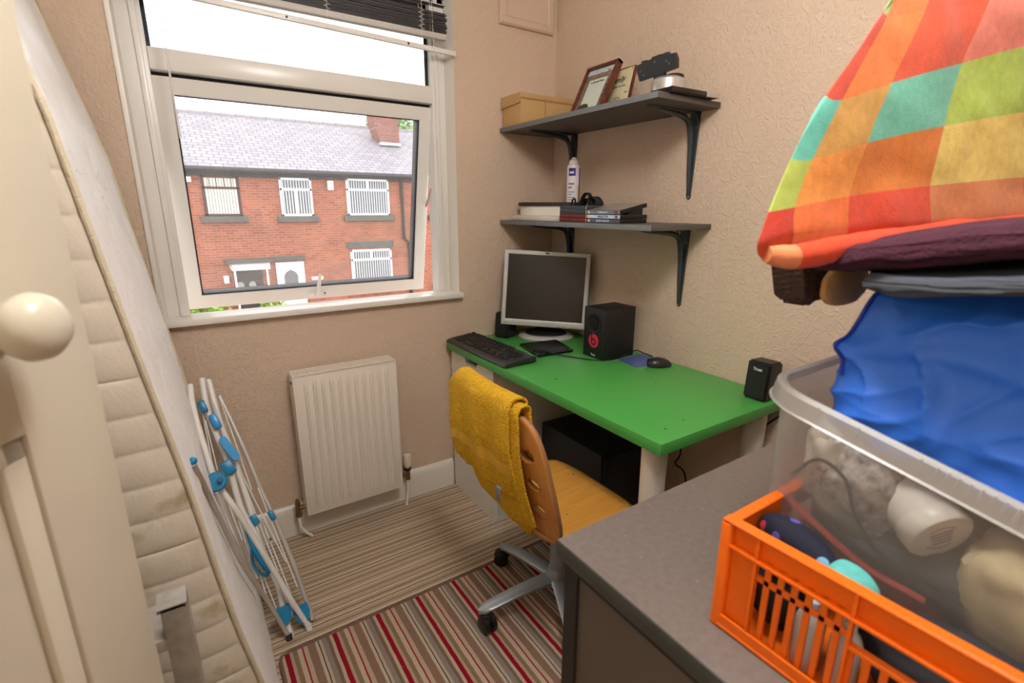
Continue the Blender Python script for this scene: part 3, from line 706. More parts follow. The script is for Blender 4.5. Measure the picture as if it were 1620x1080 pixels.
# ------------------------------------------------------------------ things on the desk
def monitor():
    TL, TR, BL, BR = Vector((-.3277, -.0955, 1.1375)), Vector((-.030, -.3486, 1.120)), Vector((-.3868, -.107, .802)), Vector((-.0939, -.3554, .787))
    c = (TL + TR + BL + BR) / 4; x = ((TR - TL) + (BR - BL)).normalized(); y = ((TL - BL) + (TR - BR)); H = y.length / 2; y = (y - x * y.dot(x)).normalized(); z = x.cross(y)
    W = ((TR - TL).length + (BR - BL).length) / 2
    M = Matrix((x, y, z)).transposed().to_4x4(); M.translation = c
    base = thing('monitor', 'silver-framed flat monitor with a dark screen in the corner of the green desk', 'monitor', (-.175, -.19, DT))
    w, h = W / 2, H / 2; S = mat('silver_plastic', (196, 194, 190), .38, .15)
    mb = MB(); b = .019; bb = .028
    mb.ring(-w, w, -h, h, b, 0, .018, M @ Matrix.Rotation(-PI / 2, 4, 'X'), wb=bb, ch=.003)
    mb.build('bezel', S, base)
    scr = mat('switched_off_screen', (34, 33, 33), .22, spec=.6)
    MB().box(-w + b - .001, w - b + .001, -h + bb - .001, h - b + .001, -.012, -.004, M=M).build('screen', scr, base)
    mb = MB(); mb.box(-w + .004, w - .004, -h + .004, h - .004, -.03, -.016, .008, M); mb.box(-w * .7, w * .7, -h * .6, h * .75, -.06, -.028, .015, M); mb.build('rear_housing', BLACKP, base)
    MB().box(-.008, .008, h - .013, h - .005, -.001, .0015, M=M).build('maker_badge', mat('badge_grey', (70, 72, 78), .4), base)
    for k in range(5): MB().box(w * .30 + k * .027, w * .30 + k * .027 + .02, -h + .004, -h + .011, -.002, .0015, .0006, M).build('button', mat('light_button', (170, 168, 165), .4), base)
    MB().box(-w + .016, -w + .03, -h + .010, -h + .0125, -.001, .0008, M=M).build('model_lettering', mat('badge_grey', (70, 72, 78), .4), base)
    cx, cy = -.17, -.185; az = math.atan2(x.y, x.x)
    R = Matrix.Translation((cx, cy, DT)) @ Matrix.Rotation(az, 4, 'Z')
    mb = MB(); mb.lathe([(.128, 0), (.130, .006), (.122, .014), (.10, .018)], R @ Matrix.Diagonal((1, .82, 1, 1)), 48); mb.build('stand_base', S, base)
    mb = MB(); mb.lathe([(.098, .017), (.096, .024), (.05, .034), (.001, .036)], R @ Matrix.Diagonal((1, .78, 1, 1)), 40); mb.build('swivel_disc', BLACKM, base)
    mb = MB(); mb.box(-.045, .045, -.0, .05, .02, .26, .01, R); mb.build('stand_neck', BLACKP, base)
monitor()

def speakers():
    t = thing('bookshelf_speaker', 'black box speaker with a red round sticker, in front of the monitor', 'speaker', (-.14, -.572, DT))
    x0, x1, y0, y1, z0, z1 = -.224, -.058, -.634, -.512, DT, DT + .205
    MB().box(x0, x1, y0, y1, z0 + .001, z1, .002).build('cabinet', BLACKM, t)
    M = frame_matrix((x0 - .0006, (y0 + y1) / 2, z0), (0, -1, 0), (0, 0, 1))
    mb = MB(); Mz = M @ Matrix.Translation((0, .142, 0))
    mb.lathe([(.040, 0), (.040, .0015), (.034, .002), (.030, -.001)], Mz, 32); mb.build('tweeter_rim', BLACKP, t)
    MB().lathe([(.021, .0022), (.017, .0035), (.016, .001), (.0155, .0012)], Mz @ Matrix.Translation((0, .008, 0)), 28).build('port', mat('deep_black', (4, 4, 4), .9), t)
    MB().lathe([(.006, .001), (.005, .006), (.001, .007)], Mz @ Matrix.Translation((0, -.023, 0)), 16).build('volume_knob', BLACKP, t)
    red = mat('red_sticker', (206, 40, 74), .5); blk = BLACKM
    Ms = M @ Matrix.Translation((0, .072, 0))
    st = MB().lathe([(.0285, 0), (.0285, .0008)], Ms, 36); st = st.build('round_sticker', red, t)
    mb = MB(); r1, r0 = .0145, .0085; n = 32; vs = []
    for k in range(n):
        a = 2 * PI * k / n; vs += [Ms @ Vector((r0 * math.cos(a), -.004 + r0 * math.sin(a), .0012)), Ms @ Vector((r1 * math.cos(a), -.004 + r1 * math.sin(a), .0012))]
    mb._new(vs, [[2 * k, 2 * k + 1, (2 * k + 3) % (2 * n), (2 * k + 2) % (2 * n)] for k in range(n)])
    mb.box(-.0145, -.0085, -.004, .0275, .0008, .0013, M=Ms); mb.build('sticker_letter', blk, st)
    wt = mat('white_print', (220, 220, 220), .5)
    text('Trust', .012, M @ Matrix.Translation((0, .014, .0008)), wt, t, 'maker_lettering', bold=.0002)
    # small satellite speakers
    def small(x, y, rz, label, h=.125, logo=True):
        t = thing('satellite_speaker', label, 'speaker', (x, y, DT), rz)
        mb = MB(); mb.prism([(-.036, .002), (.045, .002), (.045, h - .004), (-.026, h)], 'x', -.038, .038, Matrix.Rotation(-PI / 2, 4, 'Z') @ Matrix.Identity(4))
        b = mb.bm; bmesh.ops.bevel(b, geom=list(b.edges), offset=.006, segments=3, affect='EDGES')
        for f in b.faces: f.smooth = True
        mb.build('cabinet', BLACKP, t, local=True)
        g = MB(); Mg = Matrix.Rotation(-PI / 2, 4, 'Z')
        g.prism([(-.0375, .010), (-.0345, .010), (-.0265, h - .012), (-.0295, h - .012)], 'x', -.032, .032, Mg); g.build('grille', BLACKM, t, local=True)
        if logo:
            Mt = Matrix.Translation((-.0320, 0, h - .024)) @ frame_matrix((0, 0, 0), (0, -1, 0), (.08, 0, 1))
            text('Trust', .013, Mt, mat('white_print', (220, 220, 220), .5), t, 'maker_lettering', bold=.0003, world=False)
        return t
    small(-.078, -1.198, 0, 'small black speaker at the free end of the green desk')
    small(-.335, -.085, .4, 'small black speaker half hidden behind the left edge of the monitor', h=.12, logo=False)
speakers()

def keyboard():
    a, b_, c, d = Vector((-.622, -.045, 0)), Vector((-.463, .0, 0)), Vector((-.474, -.478, 0)), Vector((-.618, -.530, 0))
    # front edge runs near the desk's front; length .47, depth .155
    o = Vector((-.617, -.030, DT)); X = (Vector((-.606, -.520, 0)) - Vector((-.617, -.03, 0))).normalized(); 
    Z = Vector((0, 0, 1)); Y = Z.cross(X)
    M = Matrix((X, Y, Z)).transposed().to_4x4(); M.translation = o
    k = thing('keyboard', 'black computer keyboard along the front edge of the green desk', 'keyboard', M=M)
    L, D = .475, .152
    mb = MB(); mb.prism([(0, .003), (.0, .010), (.012, .017), (.03, .019), (D - .01, .028), (D, .024), (D, .004)], 'x', 0, L)
    bmesh.ops.bevel(mb.bm, geom=list(mb.bm.edges), offset=.003, segments=2, affect='EDGES')
    for f in mb.bm.faces: f.smooth = True
    mb.build('keyboard_case', mat('dark_keyboard_plastic', (42, 42, 44), .35), k, local=True)
    KM = mat('black_key', (26, 26, 27), .4); proto = None
    def key(x, y, w):
        nonlocal proto
        z = .019 + (y - .03) / (D - .04) * .009
        if proto is None:
            m_ = MB(); m_._new([(-.0078, -.0078, 0), (.0078, -.0078, 0), (.0078, .0078, 0), (-.0078, .0078, 0), (-.0058, -.0055, .0065), (.0058, -.0055, .0065), (.0058, .0065, .0065), (-.0058, .0065, .0065)],
                              [[0, 3, 2, 1], [4, 5, 6, 7], [0, 1, 5, 4], [1, 2, 6, 5], [2, 3, 7, 6], [3, 0, 4, 7]])
            proto = m_.build('key', KM, k, local=True); o = proto
        else:
            o = proto.copy(); COL.objects.link(o); o.parent = k
        o.location = (x, y, z); o.scale = (w, 1, 1)
    p = .0182; x0 = .014
    for i in range(4): pass
    def row(y, xs, ws=None):
        for i, x in enumerate(xs): key(x0 + x * p, y, 1 if ws is None else ws[i])
    fr = [.5] + [2.5 + i for i in range(4)] + [7 + i for i in range(4)] + [11.5 + i for i in range(4)]
    row(.133, fr + [15.8, 16.8, 17.8])
    row(.109, [.5 + i for i in range(13)], None); row(.109, [14.0], [1.9]); row(.109, [15.8, 16.8, 17.8, 19.3, 20.3, 21.3, 22.3])
    row(.0905, [.75], [1.45]); row(.0905, [2 + i for i in range(12)]); row(.0905, [14.25], [1.4]); row(.0905, [15.8, 16.8, 17.8, 19.3, 20.3, 21.3]); 
    row(.072, [.9], [1.75]); row(.072, [2.25 + i for i in range(12)]); row(.072, [19.3, 20.3, 21.3]); row(.081, [22.3], [1])
    row(.0535, [.65], [1.2]); row(.0535, [1.8 + i for i in range(11)]); row(.0535, [13.7], [2.6]); row(.0535, [16.8, 19.3, 20.3, 21.3])
    row(.035, [.75, 2.2, 3.6], [1.4, 1.2, 1.2]); row(.035, [7.4], [6.2]); row(.035, [11.2, 12.5, 13.6, 14.5], [1.2, 1, 1, 1]); row(.035, [15.8, 16.8, 17.8, 19.8, 21.3], [1, 1, 1, 1.95, 1]); row(.044, [22.3], [1])
    MB().box(L - .045, L - .02, .139, .141, .0285, .0292).build('maker_lettering', mat('white_print', (220, 220, 220), .5), k, local=True)
    MB().box(L - .07, L - .03, D - .02, D - .006, -.001, .006).build('flip_foot', BLACKP, k, local=True)
keyboard()

def desk_bits():
    # black plastic sleeve / slim case
    t = thing('slim_black_case', 'slim black case lying flat between keyboard and monitor base', 'case', (-.30, -.36, DT))
    mb = MB(); mb.prism([(-.372, -.262), (-.192, -.29), (-.235, -.462), (-.41, -.452)], 'z', DT + .0005, DT + .011)
    mb.build('case_body', mat('glossy_black_plastic', (16, 16, 17), .2), t)
    mb = MB(); mb.prism([(-.365, -.28), (-.21, -.30), (-.248, -.45), (-.40, -.44)], 'z', DT + .011, DT + .0125); mb.build('case_lid', BLACKP, t)
    tag(MB().tube(smooth([(-.385, -.38, DT + .017), (-.36, -.43, DT + .016), (-.33, -.47, DT + .006), (-.29, -.53, DT + .003), (-.25, -.60, DT + .003), (-.20, -.637, DT + .003), (-.14, -.642, DT + .005), (-.09, -.638, DT + .014), (-.045, -.64, DT + .020), (-.02, -.66, DT + .008), (-.012, -.70, DT + .004)]), .0024, 8).build('audio_cable', BLACKP), 'thin black cable running across the desk past the box speaker to the wall', 'cable')
    b = thing('blue_packet', 'dark blue packet in clear wrapping lying behind the mouse', 'packet', (-.10, -.70, DT))
    mb = MB(); mb.prism([(-.160, -.655), (-.03, -.645), (-.02, -.735), (-.12, -.775), (-.172, -.76)], 'z', DT + .0005, DT + .0035); mb.build('card', mat('dark_blue_card', (14, 66, 156), .3, var=(30, .3)), b)
    mb = MB(); mb.prism([(-.182, -.652), (-.022, -.641), (-.014, -.74), (-.12, -.785), (-.182, -.79)], 'z', DT + .0036, DT + .0042); mb.build('clear_wrap', mat('clear_film', (230, 235, 240), .15, alpha=.05), b)
    m = thing('mouse', 'small black computer mouse by the wall on the green desk', 'mouse', (-.085, -.795, DT), -.42)
    mb = MB(); bmm = bmesh.new(); bmesh.ops.create_uvsphere(bmm, u_segments=28, v_segments=16, radius=1)
    for v in bmm.verts:
        x, y, z = v.co; zz = max(z, -.15)
        v.co = Vector((x * .050 * (1 if x < 0 else 1), y * .030 * (1 - .12 * x), (zz + .15) * .030 * (1 - .22 * x) + .001))
    mb._merge(bmm, True); mb.build('mouse_body', mat('dark_mouse_plastic', (36, 34, 36), .35), m, local=True)
    MB().cyl((-.030, -.003, .024), (-.030, .003, .024), .009, seg=16).build('scroll_wheel', BLACKP, m, local=True)
    MB().box(-.050, -.016, -.0006, .0006, .012, .031).build('button_gap', mat('deep_black', (4, 4, 4), .9), m, local=True)
desk_bits()

# ------------------------------------------------------------------ shelves
def shelf(zt, label, y1):
    s = thing('wall_shelf', label, 'shelf', (-.15, -.45, zt))
    mb = MB(); mb.box(-.307, -.001, y1, -.003, zt - .018, zt, .0008)
    o = mb.build('shelf_board', [SHELFG], s)
    MB().box(-.3085, -.307, y1, -.003, zt - .018, zt, .0003).build('edge_strip', SHELFE, s)
    for y in (-.150, -.797):
        b = MB(); zb = zt - .018; Lh, Lv = .245, .285
        # stamped bracket: wide leg against the wall, arm under the board, curved web
        def leg(pts, w0, w1, flip):
            pass
        b.prism([(y - .021, zb), (y + .021, zb), (y + .008, zb - Lv), (y + .003, zb - Lv - .006), (y - .003, zb - Lv - .006), (y - .008, zb - Lv)], 'x', -.004, -.0005)
        b.prism([(-.0005, y - .019), (-.0005, y + .019), (-Lh, y + .007), (-Lh, y - .007)], 'z', zb - .0035, zb - .0002)
        # raised central rib following the corner
        n = 14; path = []
        for i in range(n + 1):
            t = i / n
            a = Vector((-.006, 0, zb - Lv + .01)); c = Vector((-Lh + .01, 0, zb - .006)); q = Vector((-.012, 0, zb - .012))
            p_ = (1 - t) ** 2 * a + 2 * t * (1 - t) * q + t * t * c
            path.append(p_)
        m1 = .45
        pts = [(-.005, y, zb - Lv + .006), (-.012, y, zb - Lv * .72), (-.016, y, zb - Lv * .42), (-.022, y, zb - .075), (-.036, y, zb - .036), (-.07, y, zb - .019), (-.12, y, zb - .013), (-.18, y, zb - .009), (-Lh + .008, y, zb - .004)]
        b.tube(smooth(pts, 4), [max(.003, .0085 * math.sin(PI * min(1, max(0, i / 32))) ** .4 + .0015) for i in range(33)], 8)
        for sy in (-1, 1):
            b.tube(smooth([(-.004, y + sy * .006, zb - Lv + .004), (-.006, y + sy * .014, zb - Lv * .5), (-.008, y + sy * .019, zb - .06), (-.022, y + sy * .019, zb - .016), (-.06, y + sy * .017, zb - .006), (-Lh + .005, y + sy * .006, zb - .003)], 4), .0025, 6)
        o = b.build('bracket', BRACK, s)
        for (yy, zz) in ((y, zb - Lv + .002), (y - .011, zb - .05), (y + .011, zb - .05)):
            MB().ball((-.0052, yy, zz), .004, .5, 1, 1, seg=10).build('screw', CHROME, o)
LZ, UZ = 1.264, 1.657
shelf(LZ, 'lower dark grey wall shelf with stacked cases, above the monitor', -.902)
shelf(UZ, 'upper dark grey wall shelf with cardboard box and picture frame', -.892)

def lower_shelf_things():
    z = LZ
    def case(x0, x1, y0, y1, z0, z1, name, label, cat, m, group=None, bev=.0015, M=None):
        cz = thing(name, label, cat, ((x0 + x1) / 2, (y0 + y1) / 2, z0), 0, group)
        MB().box(x0, x1, y0, y1, z0, z1, bev, M).build('cover', m, cz); return cz
    W1 = mat('off_white_card', (222, 216, 204), .55, var=(5, .02))
    a = thing('flat_white_box', 'flat white box at the bottom of the pile by the window wall', 'box', (-.17, -.19, z))
    MB().box(-.26, -.07, -.345, -.035, z + .0005, z + .0215, .002).build('box_body', W1, a)
    a = thing('white_box', 'white box with a dark lid lying on the flat white box', 'box', (-.16, -.20, z + .022))
    mb = MB(); mb.prism([(-.235, -.06), (-.245, -.10), (-.245, -.135), (-.232, -.165), (-.09, -.34), (-.07, -.06)], 'z', z + .022, z + .062); mb.build('box_body', W1, a)
    mb = MB(); mb.prism([(-.242, -.055), (-.252, -.10), (-.252, -.138), (-.238, -.17), (-.09, -.35), (-.065, -.055)], 'z', z + .062, z + .078); mb.build('box_lid', mat('dark_brown_lid', (42, 30, 30), .4), a)
    MR = mat('maroon_leatherette', (112, 34, 30), .5, var=(40, .1)); NV = mat('dark_slate_leatherette', (52, 62, 68), .5, var=(40, .1)); PG = mat('cream_page_edge', (206, 190, 160), .7)
    for i, (m, lab) in enumerate(((MR, 'maroon case at the bottom of the four beside the DVDs'), (MR, 'maroon case second from the bottom of the four'), (NV, 'dark slate case third up, directly on the maroon pair'), (NV, 'dark slate case on top of the pile of four, under the black cloth'))):
        c = case(-.250, -.112, -.528, -.366, z + .0005 + i * .0155, z + .0155 + i * .0155, 'flat_case', lab, 'case', m)
        MB().box(-.2508, -.250, -.5284, -.526, z + .001 + i * .0155, z + .015 + i * .0155).build('case_edge', PG, c)
    # DVDs
    BL = BLACKP
    spines = [((74, 84, 100), 'DARK KNIGHT', (200, 205, 215), 'DVD case with grey spine, lowest of the three spines facing out'), ((190, 205, 224), 'PREDATORS', (30, 60, 120), 'DVD case with pale blue spine, middle of the three'), ((120, 130, 140), 'FURIOUS 7', (225, 232, 240), 'DVD case with silver spine, tilted up on top of the other two')]
    for i, (c, s, tc_, lab) in enumerate(spines):
        d = thing('dvd_case', lab, 'DVD', (-.19, -.63, z + i * .0152))
        M = Matrix.Identity(4)
        if i == 2: M = Matrix.Translation((-.255, 0, z + .031)) @ Matrix.Rotation(math.radians(-11), 4, 'Y') @ Matrix.Translation((.255, 0, -z - .031))
        z0 = z + .0005 + i * .0153
        MB().box(-.255, -.118, -.712, -.538, z0, z0 + .0145, .001, M).build('case_shell', BL, d)
        MB().box(-.2556, -.255, -.711, -.539, z0 + .0012, z0 + .0133, M=M).build('spine_insert', mat('spine_%d' % i, c, .35, var=(60, .25)), d)
        if i == 2: MB().box(-.254, -.12, -.708, -.543, z0 + .0145, z0 + .0149, M=M).build('cover_sheet', mat('glossy_grey_cover', (150, 142, 138), .2, var=(12, .1)), d)
        Mt = M @ frame_matrix((-.2559, -.625, z0 + .0072), (0, -1, 0), (0, 0, 1))
        text(s, .0105, Mt, mat('spine_print_%d' % i, tc_, .5), d, 'spine_lettering', bold=.0002, ext=.0002)
        MB().box(-.2562, -.2556, -.556, -.545, z0 + .003, z0 + .012, M=M).build('disc_logo', mat('spine_logo', (226, 200, 180), .5), d)
        MB().box(-.2562, -.2556, -.700, -.688, z0 + .003, z0 + .012, M=M).build('rating_mark', mat('spine_logo_b', (110, 60, 60), .5), d)
    d = thing('dvd_case', 'black case pushed in behind the spines, under the black cloth', 'DVD', (-.09, -.55, z)); MB().box(-.10, -.02, -.60, -.42, z + .0005, z + .062, .001).build('case_shell', BL, d)
    # spray can
    c = thing('spray_can', 'tall white and purple spray can in the corner of the lower shelf', 'spray can', (-.105, -.268, z + .0)); cx, cy = -.100, -.268
    zb = z + .0005 
    cm = bpy.data.materials.new('printed_can'); cm.use_nodes = True; t = cm.node_tree; bs = t.nodes['Principled BSDF']; bs.inputs['Roughness'].default_value = .3
    bs.inputs['Base Color'].default_value = lin((228, 222, 228)); MATS['can'] = cm
    T = Matrix.Translation((cx, cy, zb))
    MB().lathe([(.027, 0), (.029, .004), (.029, .222), (.026, .232), (.012, .236)], T, 36).build('can_body', cm, c)
    # label elements wrapped on the cylinder
    def wrap(a0, a1, z0, z1, m, name, r=.0293):
        mb = MB(); mb.grid(lambda u, v: (cx + r * math.cos(a0 + (a1 - a0) * u), cy + r * math.sin(a0 + (a1 - a0) * u), zb + z0 + (z1 - z0) * v), 12, 1); return mb.build(name, m, c, fix=False)
    PU = mat('purple_print', (46, 20, 128), .4); YE = mat('yellow_print', (230, 200, 80), .4); GR = mat('grey_print', (120, 120, 132), .5)
    va = math.atan2(-2.0166 - cy, -1.5766 - cx)      # towards the room's doorway side
    wrap(va - .75, va + .30, .186, .218, PU, 'label_block'); wrap(va + .95, va + 1.25, .03, .22, PU, 'label_stripe'); wrap(va + .72, va + .93, .03, .15, YE, 'label_stripe')
    for zz, w in ((.150, .9), (.135, .55), (.118, .95), (.108, .6), (.096, .95), (.086, .8), (.075, .9), (.066, .5)): wrap(va - .75, va - .75 + w, zz, zz + .0035 if zz < .13 else zz + .007, GR, 'label_print')
    wrap(va - .62, va + .05, .196, .204, mat('white_print', (220, 220, 220), .5), 'label_lettering', .0296)
    MB().lathe([(.020, .234), (.020, .246), (.016, .252), (.010, .256), (.009, .262), (.001, .263)], T, 24).build('spray_nozzle', PLASTW, c)
    # crumpled black straps
    s = thing('black_straps', 'crumpled black cloth straps on top of the slate cases', 'straps', (-.16, -.40, z + .063))
    mb = MB(); bk = mat('black_webbing', (20, 19, 20), .7, bump=(200, .3)); base = z + .064
    def loop(cx_, cy_, rx, rz, w, ph, lean):
        pts = []
        for k in range(15):
            a = PI * k / 14; pts.append((cx_ + lean * math.sin(a) * .5, cy_ - rx * math.cos(a), base + rz * math.sin(a)))
        vs = []; 
        for p_ in pts: vs += [(p_[0] - w, p_[1], p_[2]), (p_[0] + w, p_[1] + ph, p_[2])]
        mb._new(vs, [[2 * i, 2 * i + 1, 2 * i + 3, 2 * i + 2] for i in range(14)], True)
    loop(-.175, -.440, .030, .050, .014, .01, .02); loop(-.165, -.480, .028, .034, .013, -.012, -.02); loop(-.185, -.375, .014, .030, .006, .006, .01); loop(-.155, -.46, .055, .022, .018, .02, .01); loop(-.16, -.43, .05, .028, .016, -.02, .02)
    loop(-.17, -.49, .016, .028, .012, .01, 0)
    o = mb.build('strap', bk, s, fix=False); solid(o, .003)
lower_shelf_things()

def upper_shelf_things():
    z = UZ
    b = thing('cardboard_box', 'brown lidded cardboard box at the window end of the upper shelf', 'box', (-.15, -.085, z))
    MB().box(-.298, -.008, -.150, -.012, z + .001, z + .100, .002).build('box_body', CARD, b)
    mb = MB(); mb.box(-.302, -.005, -.153, -.009, z + .104, z + .124, .002)
    mb.prism([(-.153, z + .085), (-.009, z + .078), (-.009, z + .122), (-.153, z + .122)], 'x', -.304, -.301)
    mb.build('box_lid', CARD, b)
    MB().box(-.300, -.006, -.151, -.011, z + .099, z + .1045).build('lid_gap', CARDD, b)
    MB().box(-.172, -.168, -.1512, -.150, z + .001, z + .098).build('corner_seam', CARDD, b)
    # framed print leaning back
    BLv, BRv, TLv, TRv = Vector((-.252, -.415, z + .001)), Vector((-.252, -.578, z + .001)), Vector((-.165, -.378, z + .175)), Vector((-.165, -.548, z + .172))
    X = ((BRv - BLv)).normalized(); Y = (TLv - BLv); H = Y.length; Y = (Y - X * Y.dot(X)).normalized(); Z = X.cross(Y)
    M = Matrix((X, Y, Z)).transposed().to_4x4(); M.translation = BLv + Z * -.0 ; Wd = (BRv - BLv).length + .004
    H *= .97
    f = thing('picture_frame', 'reddish wooden picture frame leaning back in the middle of the upper shelf', 'picture frame', M=M)
    fw = .011
    mb = MB()
    for a in ((0, Wd, 0, fw), (0, Wd, H - fw, H), (0, fw, 0, H), (Wd - fw, Wd, 0, H)): mb.box(a[0], a[1], a[2], a[3], -.018, .006, .0015)
    mb.build('frame_moulding', FRAMEW, f, local=True)
    MB().box(fw, Wd - fw, fw, H - fw, -.012, -.004).build('mount', mat('taupe_floral_mount', (120, 106, 92), .5, var=(90, .45)), f, local=True)
    MB().box(fw + .026, Wd - fw - .026, fw + .004, H - fw - .045, -.004, -.0025).build('poem_sheet', mat('pale_green_paper', (196, 204, 190), .5, var=(14, .05)), f, local=True)
    MB().box(fw, Wd - fw, H - fw - .022, H - fw - .002, -.004, -.003).build('sky_strip', mat('pale_sky_print', (176, 196, 196), .5, var=(30, .12)), f, local=True)
    for k, xx in enumerate((.04, .075, .115)): MB().ball((xx + fw, H - fw - .030 + k * .006, -.003), .0055, 1.4, .8, .1).build('rose_print', mat('coral_print', (196, 96, 84), .6), f, local=True)
    for k in range(6): MB().ball((Wd - fw - .012, .02 + k * .02, -.003), .006, .8, 1.2, .1, seg=10).build('leaf_print', mat('dark_leaf_print', (56, 50, 42), .6), f, local=True)
    MB().ball((fw + .045, fw + .012, -.002), .02, 1.5, .8, .06).build('dark_print', mat('dark_leaf_print', (56, 50, 42), .6), f, local=True)
    text('A Special Mum', .012, Matrix.Translation((Wd / 2, H - fw - .057, -.0022)), mat('ink_grey', (70, 74, 74), .6), f, 'print_lettering', world=False, shear=.3)
    # torn-edge plaque behind
    BL2, X2, Y2 = Vector((-.150, -.455, z + .001)), Vector((0, -1, 0)), Vector((.040, .0, .158)).normalized(); Z2 = X2.cross(Y2)
    M2 = Matrix((X2, Y2, Z2)).transposed().to_4x4(); M2.translation = BL2
    p = thing('family_plaque', 'cream plaque with tree drawing and dark edge, behind the picture frame', 'plaque', M=M2); W2, H2 = .150, .162
    MB().box(0, W2, 0, H2, -.012, 0, .0015).build('backing_board', FRAMEW, p, local=True)
    random.seed(4); pts = []
    for (ax, ay, bx, by) in ((.004, .003, W2 - .005, .003), (W2 - .005, .003, W2 - .006, H2 - .005), (W2 - .006, H2 - .005, .004, H2 - .008), (.004, H2 - .008, .004, .003)):
        for k in range(9): t_ = k / 9; pts.append((ax + (bx - ax) * t_ + random.uniform(-.0012, .0012), ay + (by - ay) * t_ + random.uniform(-.0012, .0012)))
    MB().prism(pts, 'z', 0, .0012).build('torn_paper', mat('aged_cream_paper', (220, 210, 170), .6, var=(20, .08)), p, local=True)
    ink = mat('ink_dark', (40, 36, 30), .6)
    text('Family', .028, Matrix.Translation((W2 * .50, H2 - .042, .0014)), ink, p, 'plaque_lettering', world=False, shear=.35, bold=.0003)
    text('like branches on a tree', .0095, Matrix.Translation((W2 * .5, H2 - .066, .0014)), ink, p, 'plaque_lettering', world=False, shear=.35)
    text('love', .009, Matrix.Translation((W2 - .022, H2 - .092, .0014)), ink, p, 'plaque_lettering', world=False, shear=.35)
    mb = MB(); random.seed(9)
    def br(x, y, a, L, r, d):
        x2, y2 = x + L * math.cos(a), y + L * math.sin(a); mb.tube([(x, y, .0016), ((x + x2) / 2 + .002, (y + y2) / 2, .0016), (x2, y2, .0016)], [r, r * .8, r * .5], 5, flat=.4)
        if d:
            for s in (-.5, .1, .55): br(x2, y2, a + s + random.uniform(-.15, .15), L * .72, r * .6, d - 1)
    br(W2 * .55, .004, 1.45, .022, .0022, 3); mb.build('tree_drawing', ink, p, local=True)
    for (x, y) in ((.01, H2 - .012), (W2 - .012, H2 - .010)): MB().lathe([(.0022, .001), (.0022, .002)], Matrix.Translation((x, y, 0)), 10).build('nail_hole', ink, p, local=True)
    # silver dock with black tilt plate
    d = thing('webcam_dock', 'silver rounded dock with a black swivelling bracket plate on the upper shelf', 'dock', (-.165, -.815, z + .001)); T = Matrix.Translation((-.165, -.805, z + .001))
    SV = mat('satin_silver', (200, 196, 192), .3, .6)
    MB().lathe([(.054, 0), (.055, .004), (.055, .048), (.052, .060), (.040, .068), (.001, .071)], T @ Matrix.Diagonal((1.0, 1.0, 1, 1)), 40).build('dock_base', SV, d)
    MB().lathe([(.030, .066), (.030, .073), (.026, .076), (.001, .076)], T @ Matrix.Translation((.012, -.012, 0)), 30).build('dock_ring', BLACKP, d)
    Mp = Matrix.Translation((-.20, -.783, z + .102)) @ Matrix.Rotation(math.radians(-4), 4, 'X') @ Matrix.Rotation(math.radians(-12), 4, 'Y')
    mb = MB(); mb.prism([(-.078, -.026), (.072, -.026), (.078, .004), (.072, .024), (.055, .024), (.055, .030), (.040, .030), (.040, .026), (.012, .026), (.012, .030), (-.02, .030), (-.02, .024), (-.028, .024), (-.028, .028), (-.05, .028), (-.055, .020), (-.076, .018), (-.082, 0)], 'x', -.007, .007, Mp)
    mb.prism([(-.022, -.055), (.010, -.055), (.016, -.024), (-.026, -.024)], 'x', -.005, .012, Mp)
    mb.build('bracket_plate', mat('charcoal_plastic', (44, 46, 50), .45), d)
    for (yy, zz) in ((-.055, -.006), (.050, -.012), (.058, .002), (.0, .014), (-.045, .004)): 
        a = Mp @ Vector((-.0072, yy, zz)); c_ = Mp @ Vector((-.009, yy, zz)); MB().cyl(a, c_, .0035, seg=10).build('screw', CHROME, d)
    s = thing('set_top_unit', 'slim black and silver unit overhanging the free end of the upper shelf', 'electronic unit', (-.15, -.865, z))
    M3 = Matrix.Translation((-.262, -.862, z + .001)) @ Matrix.Rotation(-.05, 4, 'Z')
    MB().box(0, .158, -.045, .045, .002, .016, .0025, M3).build('unit_body', mat('gloss_black_brown', (26, 20, 20), .25), s)
    MB().box(.158, .218, -.047, .045, .001, .016, .003, M3).build('silver_end', SV, s)
    MB().box(0, .21, -.04, .04, 0, .002, M=M3).build('underside', BLACKP, s)
upper_shelf_things()

